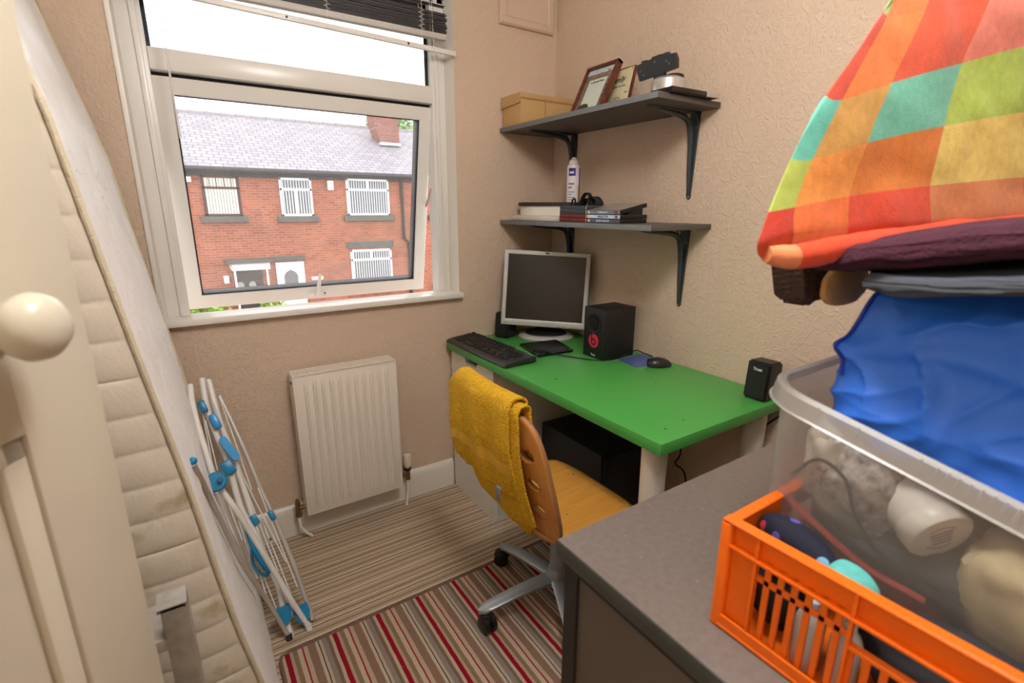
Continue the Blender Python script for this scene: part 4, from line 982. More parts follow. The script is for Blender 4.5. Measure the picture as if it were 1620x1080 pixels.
# ------------------------------------------------------------------ swivel chair
def chair():
    hub = Vector((-.655, -.905, 0))
    ch = thing('swivel_chair', 'plywood swivel chair with grey star base, a yellow towel over its back', 'chair', hub)
    casters = []
    for k in range(5):
        a = math.radians(100 + 72 * k); dx, dy = math.cos(a), math.sin(a); R = Matrix.Translation(hub) @ Matrix.Rotation(a, 4, 'Z')
        mb = MB(); n = 14; vs = []
        for i in range(n + 1):
            t = i / n; r = .02 + .265 * t; zz = .118 - .030 * t * t - .005 * t; wd = .027 - .006 * t if t < .9 else .0216 * math.sqrt(max(0.02, 1 - ((t - .9) / .1) ** 2)); th = .016 - .005 * t
            for (s, q) in ((-1, 0), (-.72, 1), (.72, 1), (1, 0), (.8, -1), (-.8, -1)): vs.append(R @ Vector((r, s * wd, zz + (.004 if q == 1 else 0) - (th if q == -1 else 0))))
        fs = [[i * 6 + j, i * 6 + (j + 1) % 6, (i + 1) * 6 + (j + 1) % 6, (i + 1) * 6 + j] for i in range(n) for j in range(6)]
        mb._new(vs, fs + [[0, 1, 2, 3, 4, 5], [n * 6 + j for j in range(5, -1, -1)]], True)
        leg = mb.build('base_leg', GREYM, ch)
        c = R @ Vector((.262, 0, 0)); ca = a + .8 + k
        Rc = Matrix.Translation((c.x, c.y, .027 + (.0095 if True else 0))) @ Matrix.Rotation(ca, 4, 'Z')
        mb = MB()
        for s in (-1, 1): 
            q = Rc @ Matrix.Translation((.012, s * .013, 0)) @ Matrix.Rotation(PI / 2, 4, 'X')
            mb.lathe([(.020, -.010), (.027, -.007), (.027, .007), (.020, .010)], q, 24)
        mb.lathe([(.001, .027), (.020, .022), (.024, .004), (.022, -.002)], Rc @ Matrix.Translation((.004, 0, .012)), 20)
        mb.cyl(Rc @ Vector((0, 0, .02)), Rc @ Vector((0, 0, .052)), .006); mb.build('caster', BLACKP, leg)
    T = Matrix.Translation(hub)
    MB().lathe([(.034, .088), (.036, .10), (.036, .125), (.030, .145), (.026, .15)], T, 28).build('base_hub', GREYM, ch)
    MB().lathe([(.025, .148), (.025, .30), (.021, .302), (.021, .335), (.014, .336), (.014, .41)], T, 24).build('gas_column', GREYM, ch)
    mb = MB(); mb.box(-.76, -.58, -.985, -.825, .404, .424, .004); mb.tube([(-.66, -.905, .408), (-.66, -1.05, .40), (-.66, -1.09, .398)], .005, 8); mb.build('seat_mechanism', BLACKP, ch)
    # moulded seat: rounded outline, gently dished with a rolled front edge
    cx, cy, hx, hy = -.670, -.922, .182, .202
    mb = MB()
    def seat(u, v):
        # superellipse polar grid
        a = 2 * PI * u; r = v; e = 5.0
        c, s = math.cos(a), math.sin(a); k = (abs(c) ** e + abs(s) ** e) ** (-1 / e)
        x, y = k * c * r, k * s * r
        z = .437 - .010 * (1 - x * x) * (1 - y * y) - (.020 * max(0, x - .72) / .28 if x > .72 else 0) + (.010 * max(0, -x - .75) / .25)
        return (cx + hx * x, cy + hy * y, z)
    mb.grid(seat, 64, 18); bmesh.ops.remove_doubles(mb.bm, verts=mb.bm.verts, dist=1e-5)
    o = mb.build('seat', [PLY, PLYE], ch); solid(o, .012); o.modifiers['solidify'].material_offset_rim = 1
    MB().lathe([(.004, 0), (.004, .001)], Matrix.Translation((-.545, -.845, .432)), 12).build('seat_bolt', CHROME, ch)
    MB().lathe([(.002, 0), (.002, .001)], Matrix.Translation((-.71, -1.01, .429)), 10).build('seat_bolt', mat('dark_bolt', (50, 40, 34), .5), ch)
    # moulded back: tall curved shell with three finger slots near each side
    yc, hw = -.935, .212; z0, z1 = .41, .822
    def bk(s, t):
        """s -1..1 across (toward -y positive), t 0..1 up"""
        e = 3.2
        zc = (z0 + z1) / 2; hz = (z1 - z0) / 2
        w = hw * (.90 + .12 * math.sin(PI * min(1, t * 1.0)) - .05 * t)
        x = -.828 - .10 * t - .014 * math.sin(PI * t) + .022 * s * s - .0
        return Vector((x, yc - s * w, z0 + (z1 - z0) * t))
    mb = MB()
    def back(u, v):
        a = 2 * PI * u; e = 5.2; c, s = math.cos(a), math.sin(a); k = (abs(c) ** e + abs(s) ** e) ** (-1 / e)
        return bk(k * c * v, .5 + .5 * k * s * v)
    mb.grid(back, 96, 24); bmesh.ops.remove_doubles(mb.bm, verts=mb.bm.verts, dist=1e-5)
    o = mb.build('backrest', [PLYB, PLYE], ch); solid(o, .013, 0); o.modifiers['solidify'].material_offset_rim = 1
    cut = MB()
    for s in (-1, 1):
        for t in (.74, .54, .34):
            p = bk(s * .70, t - .02); n = 20; rr = []
            cut.prism([(p.y + .024 * math.cos(2 * PI * k / n), p.z + .0145 * math.sin(2 * PI * k / n)) for k in range(n)], 'x', p.x - .05, p.x + .05)
    co = cut.build('cutter', PLYE, ch)
    bo = o.modifiers.new('slots', 'BOOLEAN'); bo.operation = 'DIFFERENCE'; bo.object = co; bo.solver = 'EXACT'
    bpy.context.view_layer.update(); dg = bpy.context.evaluated_depsgraph_get()
    me = bpy.data.meshes.new_from_object(o.evaluated_get(dg)); me.name = 'backrest'
    o.modifiers.clear(); o.data = me; bpy.data.objects.remove(co)
    # towel over the back
    tw = thing('towel', 'bright yellow towel folded over the back of the swivel chair', 'towel', (-.93, -.90, .5))
    import functools
    def sheet(y0, y1, zf0, zf1, zb, off, seed, nu=56, nv=80, wav=.006, tz=0, dx=0):
        def f(u, v):
            y = y0 + (y1 - y0) * u
            s = (yc - y) / hw; sc_ = max(-1.0, min(1.0, s)); ztop = z1 + .004 + off + tz
            if s < -.80: ztop -= .030 * ((-.80 - s) / .25) ** 1.5
            if s > .85: ztop -= .045 * ((s - .85) / .25) ** 1.4
            zend = zf0 + (zf1 - zf0) * u; L1 = ztop - zend; L2 = ztop - zb; R = .014 + off; tot = L1 + PI * R + L2; d = v * tot
            base = bk(max(-1, min(1, sc_)), .95)
            if d < L1:
                z = zend + d; t = (z - z0) / (z1 - z0); x = bk(sc_, min(1, t)).x - R - dx * (1 - d / L1)
                fall = min(1, (L1 - d) / .12); x -= .012 * fall
                wv = noise.noise(Vector((y * 13 + seed, z * 2.5, seed))) * 2.0 + noise.noise(Vector((y * 34, z * 6 + seed, 3)))
                x -= wav * wv * (.35 + .65 * fall); y += .008 * noise.noise(Vector((z * 8, seed, y * 3))) * fall
            elif d < L1 + PI * R:
                a = (d - L1) / R; z = ztop + R * math.sin(a) * .8; x = base.x - .0 - R * math.cos(a)
            else:
                z = ztop - (d - L1 - PI * R); t = (z - z0) / (z1 - z0); x = bk(sc_, min(1, max(0, t))).x + R + .003 * noise.noise(Vector((y * 20, z * 5, seed)))
            return (x, y, z)
        return f
    f_out = sheet(-.690, -1.055, .552, .570, .68, .012, 1.0, dx=.008)
    mb = MB(); mb.grid(f_out, 56, 90); o = mb.build('towel_outer_layer', TOWEL, tw, fix=False); solid(o, .008, 0)
    mb = MB(); f2 = sheet(-.735, -1.05, .480, .440, .66, .004, 5.0, dx=.002, wav=.004); mb.grid(f2, 50, 90); o = mb.build('towel_inner_layer', TOWEL, tw, fix=False); solid(o, .007, 0)
    mb = MB(); f3 = sheet(-.985, -1.078, .455, .485, .62, .004, 9.0, wav=.004, dx=.004); mb.grid(f3, 24, 90); o = mb.build('towel_end_fold', TOWEL, tw, fix=False); solid(o, .007, 0)
    def band(u, v):
        p = Vector(f_out(u, .145 + .075 * v)); return (p.x - .0052, p.y, p.z)
    mb = MB(); mb.grid(band, 56, 8); mb.build('woven_band', TOWELB, tw, fix=False)
    mb = MB(); mb.grid(lambda u, v: (-.953 - .004 * math.sin(3 * v) , -1.005 - .022 * u, .562 + .045 * v), 4, 6); o = mb.build('care_label', mat('grey_care_label', (120, 122, 130), .6, var=(200, .5)), tw, fix=False); solid(o, .0006)
chair()

# ------------------------------------------------------------------ mattress leaning on end
MPROF = [(0, -1.500), (.15, -1.522), (.30, -1.550), (.45, -1.575), (.60, -1.594), (.80, -1.616), (1.06, -1.653), (1.30, -1.685), (1.45, -1.704), (1.60, -1.738), (1.75, -1.775), (1.90, -1.808)]
def mx_at(z):
    for (a, xa), (b, xb) in zip(MPROF, MPROF[1:]):
        if a <= z <= b: t = (z - a) / (b - a); return xa + (xb - xa) * t
    return MPROF[-1][1] if z > 1.9 else MPROF[0][1]
def mattress():
    DAM = mat('white_damask_ticking', (236, 232, 230), .42, var=(8, .03), sheen=.3); t, b = nodes_of(DAM)
    co = t.nodes.new('ShaderNodeTexCoord'); n = t.nodes.new('ShaderNodeTexNoise'); n.inputs['Scale'].default_value = 7; n.inputs['Distortion'].default_value = 3.5; n.inputs['Detail'].default_value = 1
    r = t.nodes.new('ShaderNodeValToRGB'); r.color_ramp.elements[0].position = .49; r.color_ramp.elements[1].position = .52
    bp = t.nodes.new('ShaderNodeBump'); bp.inputs['Strength'].default_value = .4; bp.inputs['Distance'].default_value = .005
    t.links.new(co.outputs['Object'], n.inputs['Vector']); t.links.new(n.outputs['Fac'], r.inputs['Fac']); t.links.new(r.outputs['Color'], bp.inputs['Height']); t.links.new(bp.outputs[0], b.inputs['Normal'])
    BOR = mat('cream_quilted_border', (218, 208, 190), .7, var=(30, .04), bump=(160, .2)); t, b = nodes_of(BOR)
    # greenish damp stains of their own shape near the foot
    co = t.nodes.new('ShaderNodeTexCoord'); n = t.nodes.new('ShaderNodeTexNoise'); n.inputs['Scale'].default_value = 11; n.inputs['Detail'].default_value = 6
    r = t.nodes.new('ShaderNodeValToRGB'); r.color_ramp.elements[0].position = .60; r.color_ramp.elements[0].color = (1, 1, 1, 1); r.color_ramp.elements[1].position = .72; r.color_ramp.elements[1].color = (.62, .56, .36, 1)
    mxn = t.nodes.new('ShaderNodeMixRGB'); mxn.blend_type = 'MULTIPLY'; mxn.inputs['Fac'].default_value = 1
    src = b.inputs['Base Color'].links[0].from_socket
    t.links.new(co.outputs['Object'], n.inputs['Vector']); t.links.new(n.outputs['Fac'], r.inputs['Fac']); t.links.new(src, mxn.inputs['Color1']); t.links.new(r.outputs['Color'], mxn.inputs['Color2']); t.links.new(mxn.outputs[0], b.inputs['Base Color'])
    TAPE = mat('cream_tape_edge', (216, 204, 178), .8, bump=(260, .8))
    nzz = 600; m = thing('mattress', 'white single mattress standing on end, leaning against the left wall', 'mattress', (-1.66, -.52, 0))
    y0, y1, TH = -.97, -.085, .165; ZT = 1.875; P = .068
    def qb(z): return .0046 * abs(math.sin(PI * (z - .01) / P)) ** .35
    mb = MB(); nz_, ny = 600, 40
    # one closed shell: right panel, near border, left panel, far border
    ring = []
    def section(z):
        x = mx_at(z); pts = []
        for j in range(ny + 1):
            y = y0 + (y1 - y0) * j / ny; e = max(0, min(1, min(y - y0, y1 - y) / .05))
            pts.append((x - .003 * (1 - e ** .5) + .006 * noise.noise(Vector((y * 5, z * 4, 1))) + .004 * noise.noise(Vector((y * 14, z * 11, 5))) - .003 * max(0, noise.noise(Vector((y * 9 + z * 14, z * 22 - y * 8, 3)))) ** 1.0, y, z, 0))
        for j in range(1, 10): t_ = j / 10; pts.append((x - TH * t_, y1 + qb(z) * abs(math.sin(PI * t_)) ** .3, z, 1))
        for j in range(ny + 1):
            y = y1 - (y1 - y0) * j / ny; pts.append((x - TH, y, z, 0))
        for j in range(1, 14): t_ = j / 14; pts.append((x - TH + TH * t_, y0 - qb(z) * abs(math.sin(PI * t_)) ** .25 - .008 * math.sin(PI * t_), z, 1))
        return pts
    vs = []; N = None; cls = None
    for i in range(nz_ + 1):
        z = .004 + (ZT - .004) * i / nz_; s = section(z); N = len(s); cls = [q[3] for q in s]; vs += [q[:3] for q in s]
    allv = [mb.bm.verts.new(v) for v in vs]
    for i in range(nz_):
        for j in range(N):
            k = (j + 1) % N; f = mb.bm.faces.new([allv[i * N + j], allv[i * N + k], allv[(i + 1) * N + k], allv[(i + 1) * N + j]]); f.smooth = True; f.material_index = 1 if (cls[j] or cls[k]) else 0
    f = mb.bm.faces.new([allv[j] for j in range(N)][::-1]); f.material_index = 1
    f = mb.bm.faces.new([allv[nz_ * N + j] for j in range(N)]); f.material_index = 1
    mb.build('mattress_body', [DAM, BOR], m)
    for (dx, y) in ((0, y0 - .004), (-TH, y0 - .004), (0, y1 + .004), (-TH, y1 + .004)):
        pts = []; 
        for i in range(260):
            z = .006 + (ZT - .006) * i / 259; pts.append((mx_at(z) + dx - .003, y, z))
        MB().tube(pts, .0052, 8).build('tape_edge', TAPE, m)
    # metal fitting on the wall above the mattress, and the folded bed base behind
    s = thing('curtain_hook', 'worn pale metal fitting pointing down beside the top of the mattress', 'bracket', (-1.80, -.03, 1.77))
    mb = MB(); mb.prism([(-1.832, 1.90), (-1.806, 1.90), (-1.795, 1.84), (-1.786, 1.772), (-1.789, 1.766), (-1.80, 1.79), (-1.822, 1.83), (-1.838, 1.86)], 'y', -.03, -.008)
    mb.build('fitting_body', mat('worn_pale_metal', (168, 160, 124), .35, .6, var=(40, .35)), s)
    MB().prism([(-1.806, 1.835), (-1.797, 1.83), (-1.789, 1.775), (-1.793, 1.778)], 'y', -.034, -.030).build('fitting_groove', mat('dark_green_metal', (70, 80, 70), .4, .5), s)
mattress()

def airer():
    a = thing('clothes_airer', 'folded white and blue clothes airer leaning by the mattress', 'clothes airer', (-1.47, -.33, 0))
    N = Vector((0, 1, -.5513)).normalized(); EYE = Vector((-1.5766, -2.0166, 1.315))
    def nearer(p, t): return EYE + (Vector(p) - EYE) * t       # the tubes lie against the mattress face, some nearer the room
    def tb(pts, r, m, name, off=0.0, sm=True, ts=None):
        P = [(nearer(p, ts[i]) if ts else Vector(p)) + N * off for i, p in enumerate(pts)]
        for p in P: p.z = max(p.z, r + .001)
        MB().tube(smooth(P, 5) if sm else P, r, 10).build(name, m, a)
    tb([(-1.6, -.136, .751), (-1.602, -.163, .703), (-1.597, -.202, .631), (-1.587, -.245, .552), (-1.573, -.294, .464), (-1.538, -.336, .388), (-1.505, -.381, .307), (-1.48, -.417, .242), (-1.447, -.466, .153), (-1.42, -.506, .079), (-1.389, -.551, .008)], .0085, AIRW, 'frame_tube', 0, ts=[.95, .94, .93, .92, .92, .92, .94, .95, .97, .98, 1])
    tb([(-1.627, -.258, .529), (-1.605, -.297, .459), (-1.586, -.336, .388), (-1.542, -.421, .234), (-1.494, -.483, .122), (-1.45, -.556, .008)], .0066, AIRG, 'frame_tube', 0, ts=[.69, .75, .80, .88, .95, 1.0])
    tb([(-1.564, -.128, .766), (-1.564, -.179, .673), (-1.551, -.222, .596), (-1.532, -.267, .514), (-1.519, -.339, .382), (-1.496, -.38, .308), (-1.463, -.452, .177), (-1.452, -.479, .128), (-1.451, -.512, .069), (-1.444, -.546, .008)], .0092, AIRW, 'frame_tube', 0)
    tb([(-1.546, -.13, .761), (-1.535, -.2, .635), (-1.514, -.262, .523), (-1.493, -.345, .372), (-1.481, -.408, .258), (-1.457, -.457, .168), (-1.439, -.499, .092), (-1.407, -.521, .052)], .0092, AIRW, 'frame_tube', .012)
    tb([(-1.523, -.159, .709), (-1.486, -.238, .567), (-1.452, -.322, .413), (-1.432, -.364, .338), (-1.398, -.447, .187), (-1.372, -.542, .010)], .0075, AIRG, 'frame_tube', .016)
    wires = [((-1.579, -.165, .698), (-1.575, -.276, .497)), ((-1.574, -.195, .643), (-1.564, -.277, .495)), ((-1.542, -.172, .686), (-1.51, -.271, .505)), ((-1.51, -.271, .505), (-1.418, -.443, .194)), ((-1.524, -.162, .704), (-1.479, -.32, .417)), ((-1.50, -.30, .45), (-1.446, -.453, .177)), ((-1.46, -.32, .42), (-1.399, -.486, .117)),
             ((-1.53, -.36, .345), (-1.507, -.452, .178)), ((-1.508, -.40, .27), (-1.491, -.479, .13)), ((-1.50, -.42, .24), (-1.47, -.504, .083)), ((-1.462, -.38, .31), (-1.421, -.494, .102)), ((-1.569, -.332, .396), (-1.54, -.40, .27)), ((-1.554, -.32, .42), (-1.53, -.39, .29))]
    for p, q in wires: tb([p, q], .0022, AIRW, 'hanging_rail', .004, False)
    def blue(c, name, size, rot=0, m=TEAL, off=-.022, shape='box'):
        c = Vector(c) + N * off
        X = Vector((1, 0, 0)); Z = N * -1; Y = Z.cross(X); M = Matrix((X, Y, Z)).transposed().to_4x4(); M.translation = c; M = M @ Matrix.Rotation(rot, 4, 'Z')
        mb = MB()
        if shape == 'box': mb.box(-size[0] / 2, size[0] / 2, -size[1] / 2, size[1] / 2, -.012, .012, .004, M)
        elif shape == 'disc': mb.lathe([(size[0] * .9, -.010), (size[0], -.006), (size[0], .008), (size[0] * .85, .012)], M, 28)
        elif shape == 'pill':
            n = 10; pts = [(size[0] / 2 * math.cos(PI * k / n), size[1] / 2 + size[0] / 2 * math.sin(PI * k / n)) for k in range(n + 1)] + [(-size[0] / 2 * math.cos(PI * k / n), -size[1] / 2 - size[0] / 2 * math.sin(PI * k / n)) for k in range(n + 1)]
            mb.prism(pts, 'z', -.009, .012, M)
        elif shape == 'heart':
            mb.prism([(-.022, .022), (.022, .022), (.024, .0), (.018, -.018), (.004, -.034), (-.006, -.032), (-.02, -.014), (-.024, 0)], 'z', -.013, .013, M)
        mb.build(name, m, a); return M
    blue((-1.575, -.176, .679), 'corner_clip', (.020, .04), .25)
    blue((-1.548, -.200, .630), 'handle_socket', (.022, .05), .30, SKY)
    blue((-1.522, -.250, .545), 'handle', (.024, .066), .42, SKY, -.030, 'pill')
    blue((-1.534, -.277, .494), 'joint_block', (.034, .046), .35, TEAL)
    blue(nearer((-1.573, -.294, .464), .90), 'pivot_joint', (.028, .03), 0, TEAL, -.008, 'disc'); blue(nearer((-1.562, -.294, .466), .895), 'pivot_pin', (.007, .007), 0, mat('deep_teal', (0, 96, 136), .4), -.018, 'disc')
    blue((-1.486, -.366, .334), 'small_clip', (.020, .034), .3, TEAL, .0); blue((-1.435, -.367, .332), 'small_clip', (.016, .034), .3, TEAL, .006)
    blue((-1.454, -.513, .066), 'foot_joint', (1, 1), .1, TEAL, -.012, 'heart'); blue((-1.402, -.523, .050), 'foot_joint', (1, 1), .1, TEAL, -.006, 'heart')
    MB().ball(nearer((-1.626, -.254, .536), .69), .009).build('tube_cap', TEAL, a)
    pts = [Vector(p) + N * -.014 for p in ((-1.514, -.375, .318), (-1.505, -.40, .27), (-1.492, -.425, .228), (-1.47, -.448, .186))]
    mb = MB(); mb.tube(smooth(pts, 4), [.006 + .004 * (i / 12) for i in range(13)], 8); mb.tube(smooth([pts[1], pts[2] + Vector((-.02, 0, -.012)), pts[3] + Vector((-.018, 0, -.006)), pts[3]], 5), .0045, 8); mb.build('locking_hook', TEAL, a)
    for c in ((-1.583, -.335, .39), (-1.548, -.412, .25), (-1.488, -.40, .262), (-1.466, -.43, .205), (-1.452, -.40, .27)):
        p = Vector(c); MB().ball(p + N * -.036 if c[0] < -1.5 else p + N * -.02, .005, seg=10).build('rivet', CHROME, a)
    for c in ((-1.45, -.556, .008), (-1.389, -.551, .008), (-1.444, -.546, .008)):
        MB().cyl((c[0], c[1] - .006, .0005), (c[0], c[1], .018), .0095).build('foot_cap', mat('dark_foot_cap', (50, 48, 46), .6) if c[0] < -1.445 else AIRW, a)
airer()

# ------------------------------------------------------------------ stepladder and door on the left
def left_front():
    l = thing('stepladder', 'small aluminium stepladder standing between the open door and the mattress', 'stepladder', (-1.80, -1.22, 0))
    AL = mat('scratched_aluminium', (196, 194, 190), .38, .85, var=(50, .15))
    for x in (-1.636, -1.93):
        mb = MB(); mb.prism([(-1.205, 0), (-1.265, 0), (-1.262, .772), (-1.222, .766)], 'x', x - .002, x + .002); mb.box(x - .030, x, -1.264, -1.260, 0, .770); mb.box(x - .030, x, -1.224, -1.220, 0, .765)
        mb.prism([(-1.224, .772), (-1.264, .772), (-1.264, .766), (-1.224, .766)], 'x', x - .034, x + .002)
        mb.build('side_rail', AL, l)
    for z in (.22, .46, .70): MB().box(-1.93, -1.638, -1.262, -1.175, z, z + .022, .004).build('tread', AL, l)
    for x in (-1.66, -1.915): MB().tube([(x, -1.21, .70), (x, -1.10, .36), (x, -1.03, .012)], .009, 8).build('rear_leg', AL, l)
    E = Vector((-1.656, -1.421, 0)); az = math.radians(32); d = Vector((math.sin(az), math.cos(az), 0)); n = Vector((d.y, -d.x, 0)); W = .716; T = .038; ks = .88
    hinge = E - d * W
    M = Matrix((d, -n, Vector((0, 0, 1)))).transposed().to_4x4(); M.translation = hinge      # local x along the door, local -y toward the camera side
    D = bpy.data.objects.new('door_1', None); COL.objects.link(D); D.location = M.to_translation(); D.rotation_euler = M.to_euler(); WM['door_1'] = M
    structure(D)
    st = .080; mb = MB()
    rails = [(.01, .20), (1.137, 1.325), (1.90, 1.985)]
    mb.box(0, st, 0, T, .008, 1.985, .002); mb.box(W - st, W, 0, T, .008, 1.985, .002)
    for a, b in rails: mb.box(st - .001, W - st + .001, .0005, T - .0005, a, b, .001)
    mb.box(st - .005, W - st + .005, .012, T - .012, .1, 1.95)
    leafo = structure(mb.build('door_leaf', CREAM, D, local=True))
    mb = MB()
    for (z0, z1) in ((.20, 1.137), (1.325, 1.90)):
        for (a, b, c, e) in ((st, st + .022, z0, z1), (W - st - .022, W - st, z0, z1), (st, W - st, z0, z0 + .022), (st, W - st, z1 - .022, z1)):
            mb.box(a, b, .003, .014, c, e, .004)
    mb.build('panel_moulding', CREAM, D, local=True)
    # round knob on its rose
    kl = WM['door_1'].inverted() @ Vector((-1.674, -1.518, 1.229))
    Mk = Matrix.Translation((kl.x, 0, kl.z)) @ Matrix.Rotation(PI / 2, 4, 'X')
    MB().lathe([(.026, -.001), (.026, .003), (.020, .006), (.011, .010), (.010, .020), (.018, .026), (.0265, .034), (.0295, .043), (.0275, .052), (.020, .060), (.010, .0635), (.0005, .0645)], Mk @ Matrix.Scale(.88, 4), 40).build('door_knob', mat('cream_knob_paint', (206, 200, 182), .25), D, local=True)
    for z in (.25, 1.7): MB().cyl((0, -.002, z), (0, -.002, z + .09), .006).build('hinge', BRASSY, D, local=True)
left_front()

# ------------------------------------------------------------------ grey cabinet, crate, box and pile
def cabinet():
    c = thing('storage_cabinet', 'brown-grey cabinet with dark edging in the right foreground', 'cabinet', (-.57, -1.9, 0))
    zt = .80; x0, x1, y0, y1 = -1.118, -.005, -2.36, -1.484
    mb = MB(); mb.box(x0 - .012, x1, y0, y1 + .010, zt - .030, zt - .0012, .0015); mb.build('top_edging', CABEDGE, c)
    MB().box(x0 - .0105, x1, y0, y1 + .0085, zt - .003, zt, .001).build('top', CABTOP, c)
    mb = MB(); mb.box(x0, x0 + .018, y1 - .030, y1, .0, zt - .030); mb.box(x0, x0 + .018, y0, y0 + .03, .0, zt - .030); mb.box(x0, x0 + .018, y0 + .03, y1 - .03, zt - .050, zt - .030); mb.box(x0, x0 + .018, y0 + .03, y1 - .03, 0, .06)
    mb.build('side_frame', CABFRAME, c)
    MB().box(x0 + .006, x0 + .016, y0 + .03, y1 - .03, .06, zt - .050).build('side_panel', CABPANEL, c)
    MB().box(x0 + .018, x1, y1 - .018, y1, 0, zt - .030).build('back_panel', CABPANEL, c)
    MB().box(x0 + .018, x1, y0, y0 + .018, .04, zt - .030).build('front_panel', CABPANEL, c)
    sp = mat('pale_speck', (170, 165, 160), .8)
    for (x, y) in ((-1.03, -1.53), (-.93, -1.49), (-1.05, -1.58), (-1.02, -1.66), (-.86, -1.55)): MB().ball((x, y, zt), .0012, 1, 1, .3, seg=8).build('crumb', sp, c)
cabinet()

def crate():
    c = thing('plastic_crate', 'orange slotted plastic crate on the cabinet, under the clear box', 'crate', (-.845, -2.01, .80))
    z0, z1 = .8015, .953; x0, x1, y1, y0 = -1.067, -.627, -1.713, -2.313; t = .003
    CI = mat('orange_crate_shaded_grain', (240, 104, 10), .45, var=(25, .06))
    # floor with grid
    mb = MB(); mb.box(x0 + .004, x1 - .004, y0 + .004, y1 - .004, z0, z0 + .003); mb.build('crate_floor', ORANGE, c)
    def wall(P, L, name):
        """P(s, o, z): s along the wall, o outward offset"""
        mb = MB()
        def B(s0, s1, o0, o1, a, b, bev=.0008):
            p = [P(s, o, z) for s in (s0, s1) for o in (o0, o1) for z in (a, b)]
            xs = [q[0] for q in p]; ys = [q[1] for q in p]
            mb.box(min(xs), max(xs), min(ys), max(ys), a, b, bev, seg=1)
        B(0, L, -.004, .0, z0, z0 + .018); B(0, L, -.0015, .0012, z0, z0 + .004)   # bottom band
        dd = .0006 if name == 'end_wall' else 0; B(0, L, -.016 + dd, -dd, z1 - .005, z1 - dd, .002)      # top flange
        B(0, L, -.012, -.009, z1 - .034, z1 - .003)                                  # web below flange
        B(dd, L - dd, -.012, -dd, z1 - .036, z1 - .032 - dd)                                      # ledge
        B(0, .046, -.011, -.008, z0 + .015, z1 - .032); B(L - .046, L, -.011, -.008, z0 + .015, z1 - .032)
        for s in (.046, .148, L / 2 + .05, L - .148, L - .046): B(s - .0018, s + .0018, -.010, -.001, z0 + .004, z1 - .004, .0005)
        B(.046, .148, -.011, -.007, z1 - .062, z1 - .054); B(L - .148, L - .046, -.011, -.007, z1 - .062, z1 - .054)
        B(.148, L - .148, -.012, -.002, z1 - .070, z1 - .065)
        s = .046 + .010
        while s < L - .05:
            if s < .146 or s > L - .146: B(s, s + .0068, -.011, -.007, z0 + .015, z1 - .032, .0005)
            else: B(s, s + .0068, -.011, -.007, z0 + .015, z1 - .066, .0005)
            s += .0152
        for k in (.05, .30, .55): pass
        return mb.build(name, ORANGE, c)
    wall(lambda s, o, z: (x0 - o, y1 - s, z), y1 - y0, 'side_wall')
    wall(lambda s, o, z: (x1 + o, y1 - s, z), y1 - y0, 'side_wall')
    wall(lambda s, o, z: (x0 + s, y1 + o, z), x1 - x0, 'end_wall')
    wall(lambda s, o, z: (x0 + s, y0 - o, z), x1 - x0, 'end_wall')
    for (x, sx) in ((x0, 1), (x1, -1)):
        for (y, sy) in ((y1, -1), (y0, 1)):
            MB().lathe([(.008, 0), (.008, z1 - z0 - .006), (.0075, z1 - z0 - .005)], Matrix.Translation((x + sx * .006, y + sy * .006, z0)), 16).build('corner_post', ORANGE, c)
    # contents
    def lump(name, label, cat, c_, r, m, amp=.15, f=6, seed=0, rot=0):
        mb = MB(); b = bmesh.new(); bmesh.ops.create_icosphere(b, subdivisions=4, radius=1)
        R = Matrix.Rotation(rot, 4, 'Z')
        for v in b.verts:
            p = v.co.copy(); n_ = noise.noise(Vector((p.x * f / 3 + seed, p.y * f / 3, p.z * f / 3))) + .5 * (1 - abs(noise.noise(Vector((p.x * f / 2, p.y * f / 2 + seed, p.z * f / 2)))) * 2)
            q = Vector((math.copysign(abs(p.x) ** .8, p.x) * r[0], math.copysign(abs(p.y) ** .8, p.y) * r[1], math.copysign(abs(p.z) ** .8, p.z) * r[2])) * (1 + amp * n_)
            v.co = R @ q + Vector(c_)
        mb._merge(b, True); o = mb.build(name, m, None); tag(recentre(o), label, cat); return o
    MITT = mat('navy_dotted_fabric', (22, 26, 50), .85); t_, b_ = nodes_of(MITT)
    co = t_.nodes.new('ShaderNodeTexCoord'); vo = t_.nodes.new('ShaderNodeTexVoronoi'); vo.inputs['Scale'].default_value = 42
    r1 = t_.nodes.new('ShaderNodeValToRGB'); r1.color_ramp.interpolation = 'CONSTANT'; r1.color_ramp.elements[0].color = (1, 1, 1, 1); r1.color_ramp.elements[1].position = .26; r1.color_ramp.elements[1].color = (0, 0, 0, 1)
    r2 = t_.nodes.new('ShaderNodeValToRGB'); r2.color_ramp.interpolation = 'CONSTANT'; r2.color_ramp.elements[0].color = lin((180, 50, 60)); r2.color_ramp.elements[1].position = .4; r2.color_ramp.elements[1].color = lin((120, 180, 220)); e = r2.color_ramp.elements.new(.7); e.color = lin((90, 80, 170))
    mxx = t_.nodes.new('ShaderNodeMixRGB'); mxx.inputs['Color1'].default_value = lin((20, 24, 46))
    t_.links.new(co.outputs['Object'], vo.inputs['Vector']); t_.links.new(vo.outputs['Distance'], r1.inputs['Fac']); sx = t_.nodes.new('ShaderNodeSeparateXYZ'); t_.links.new(vo.outputs['Color'], sx.inputs[0]); t_.links.new(sx.outputs[0], r2.inputs['Fac'])
    t_.links.new(r1.outputs['Color'], mxx.inputs['Fac']); t_.links.new(r2.outputs['Color'], mxx.inputs['Color2']); t_.links.new(mxx.outputs[0], b_.inputs['Base Color'])
    mt = thing('oven_mitt', 'navy dotted fabric mitt with a turquoise cuff inside the orange crate', 'mitt', (-1.02, -1.80, .90))
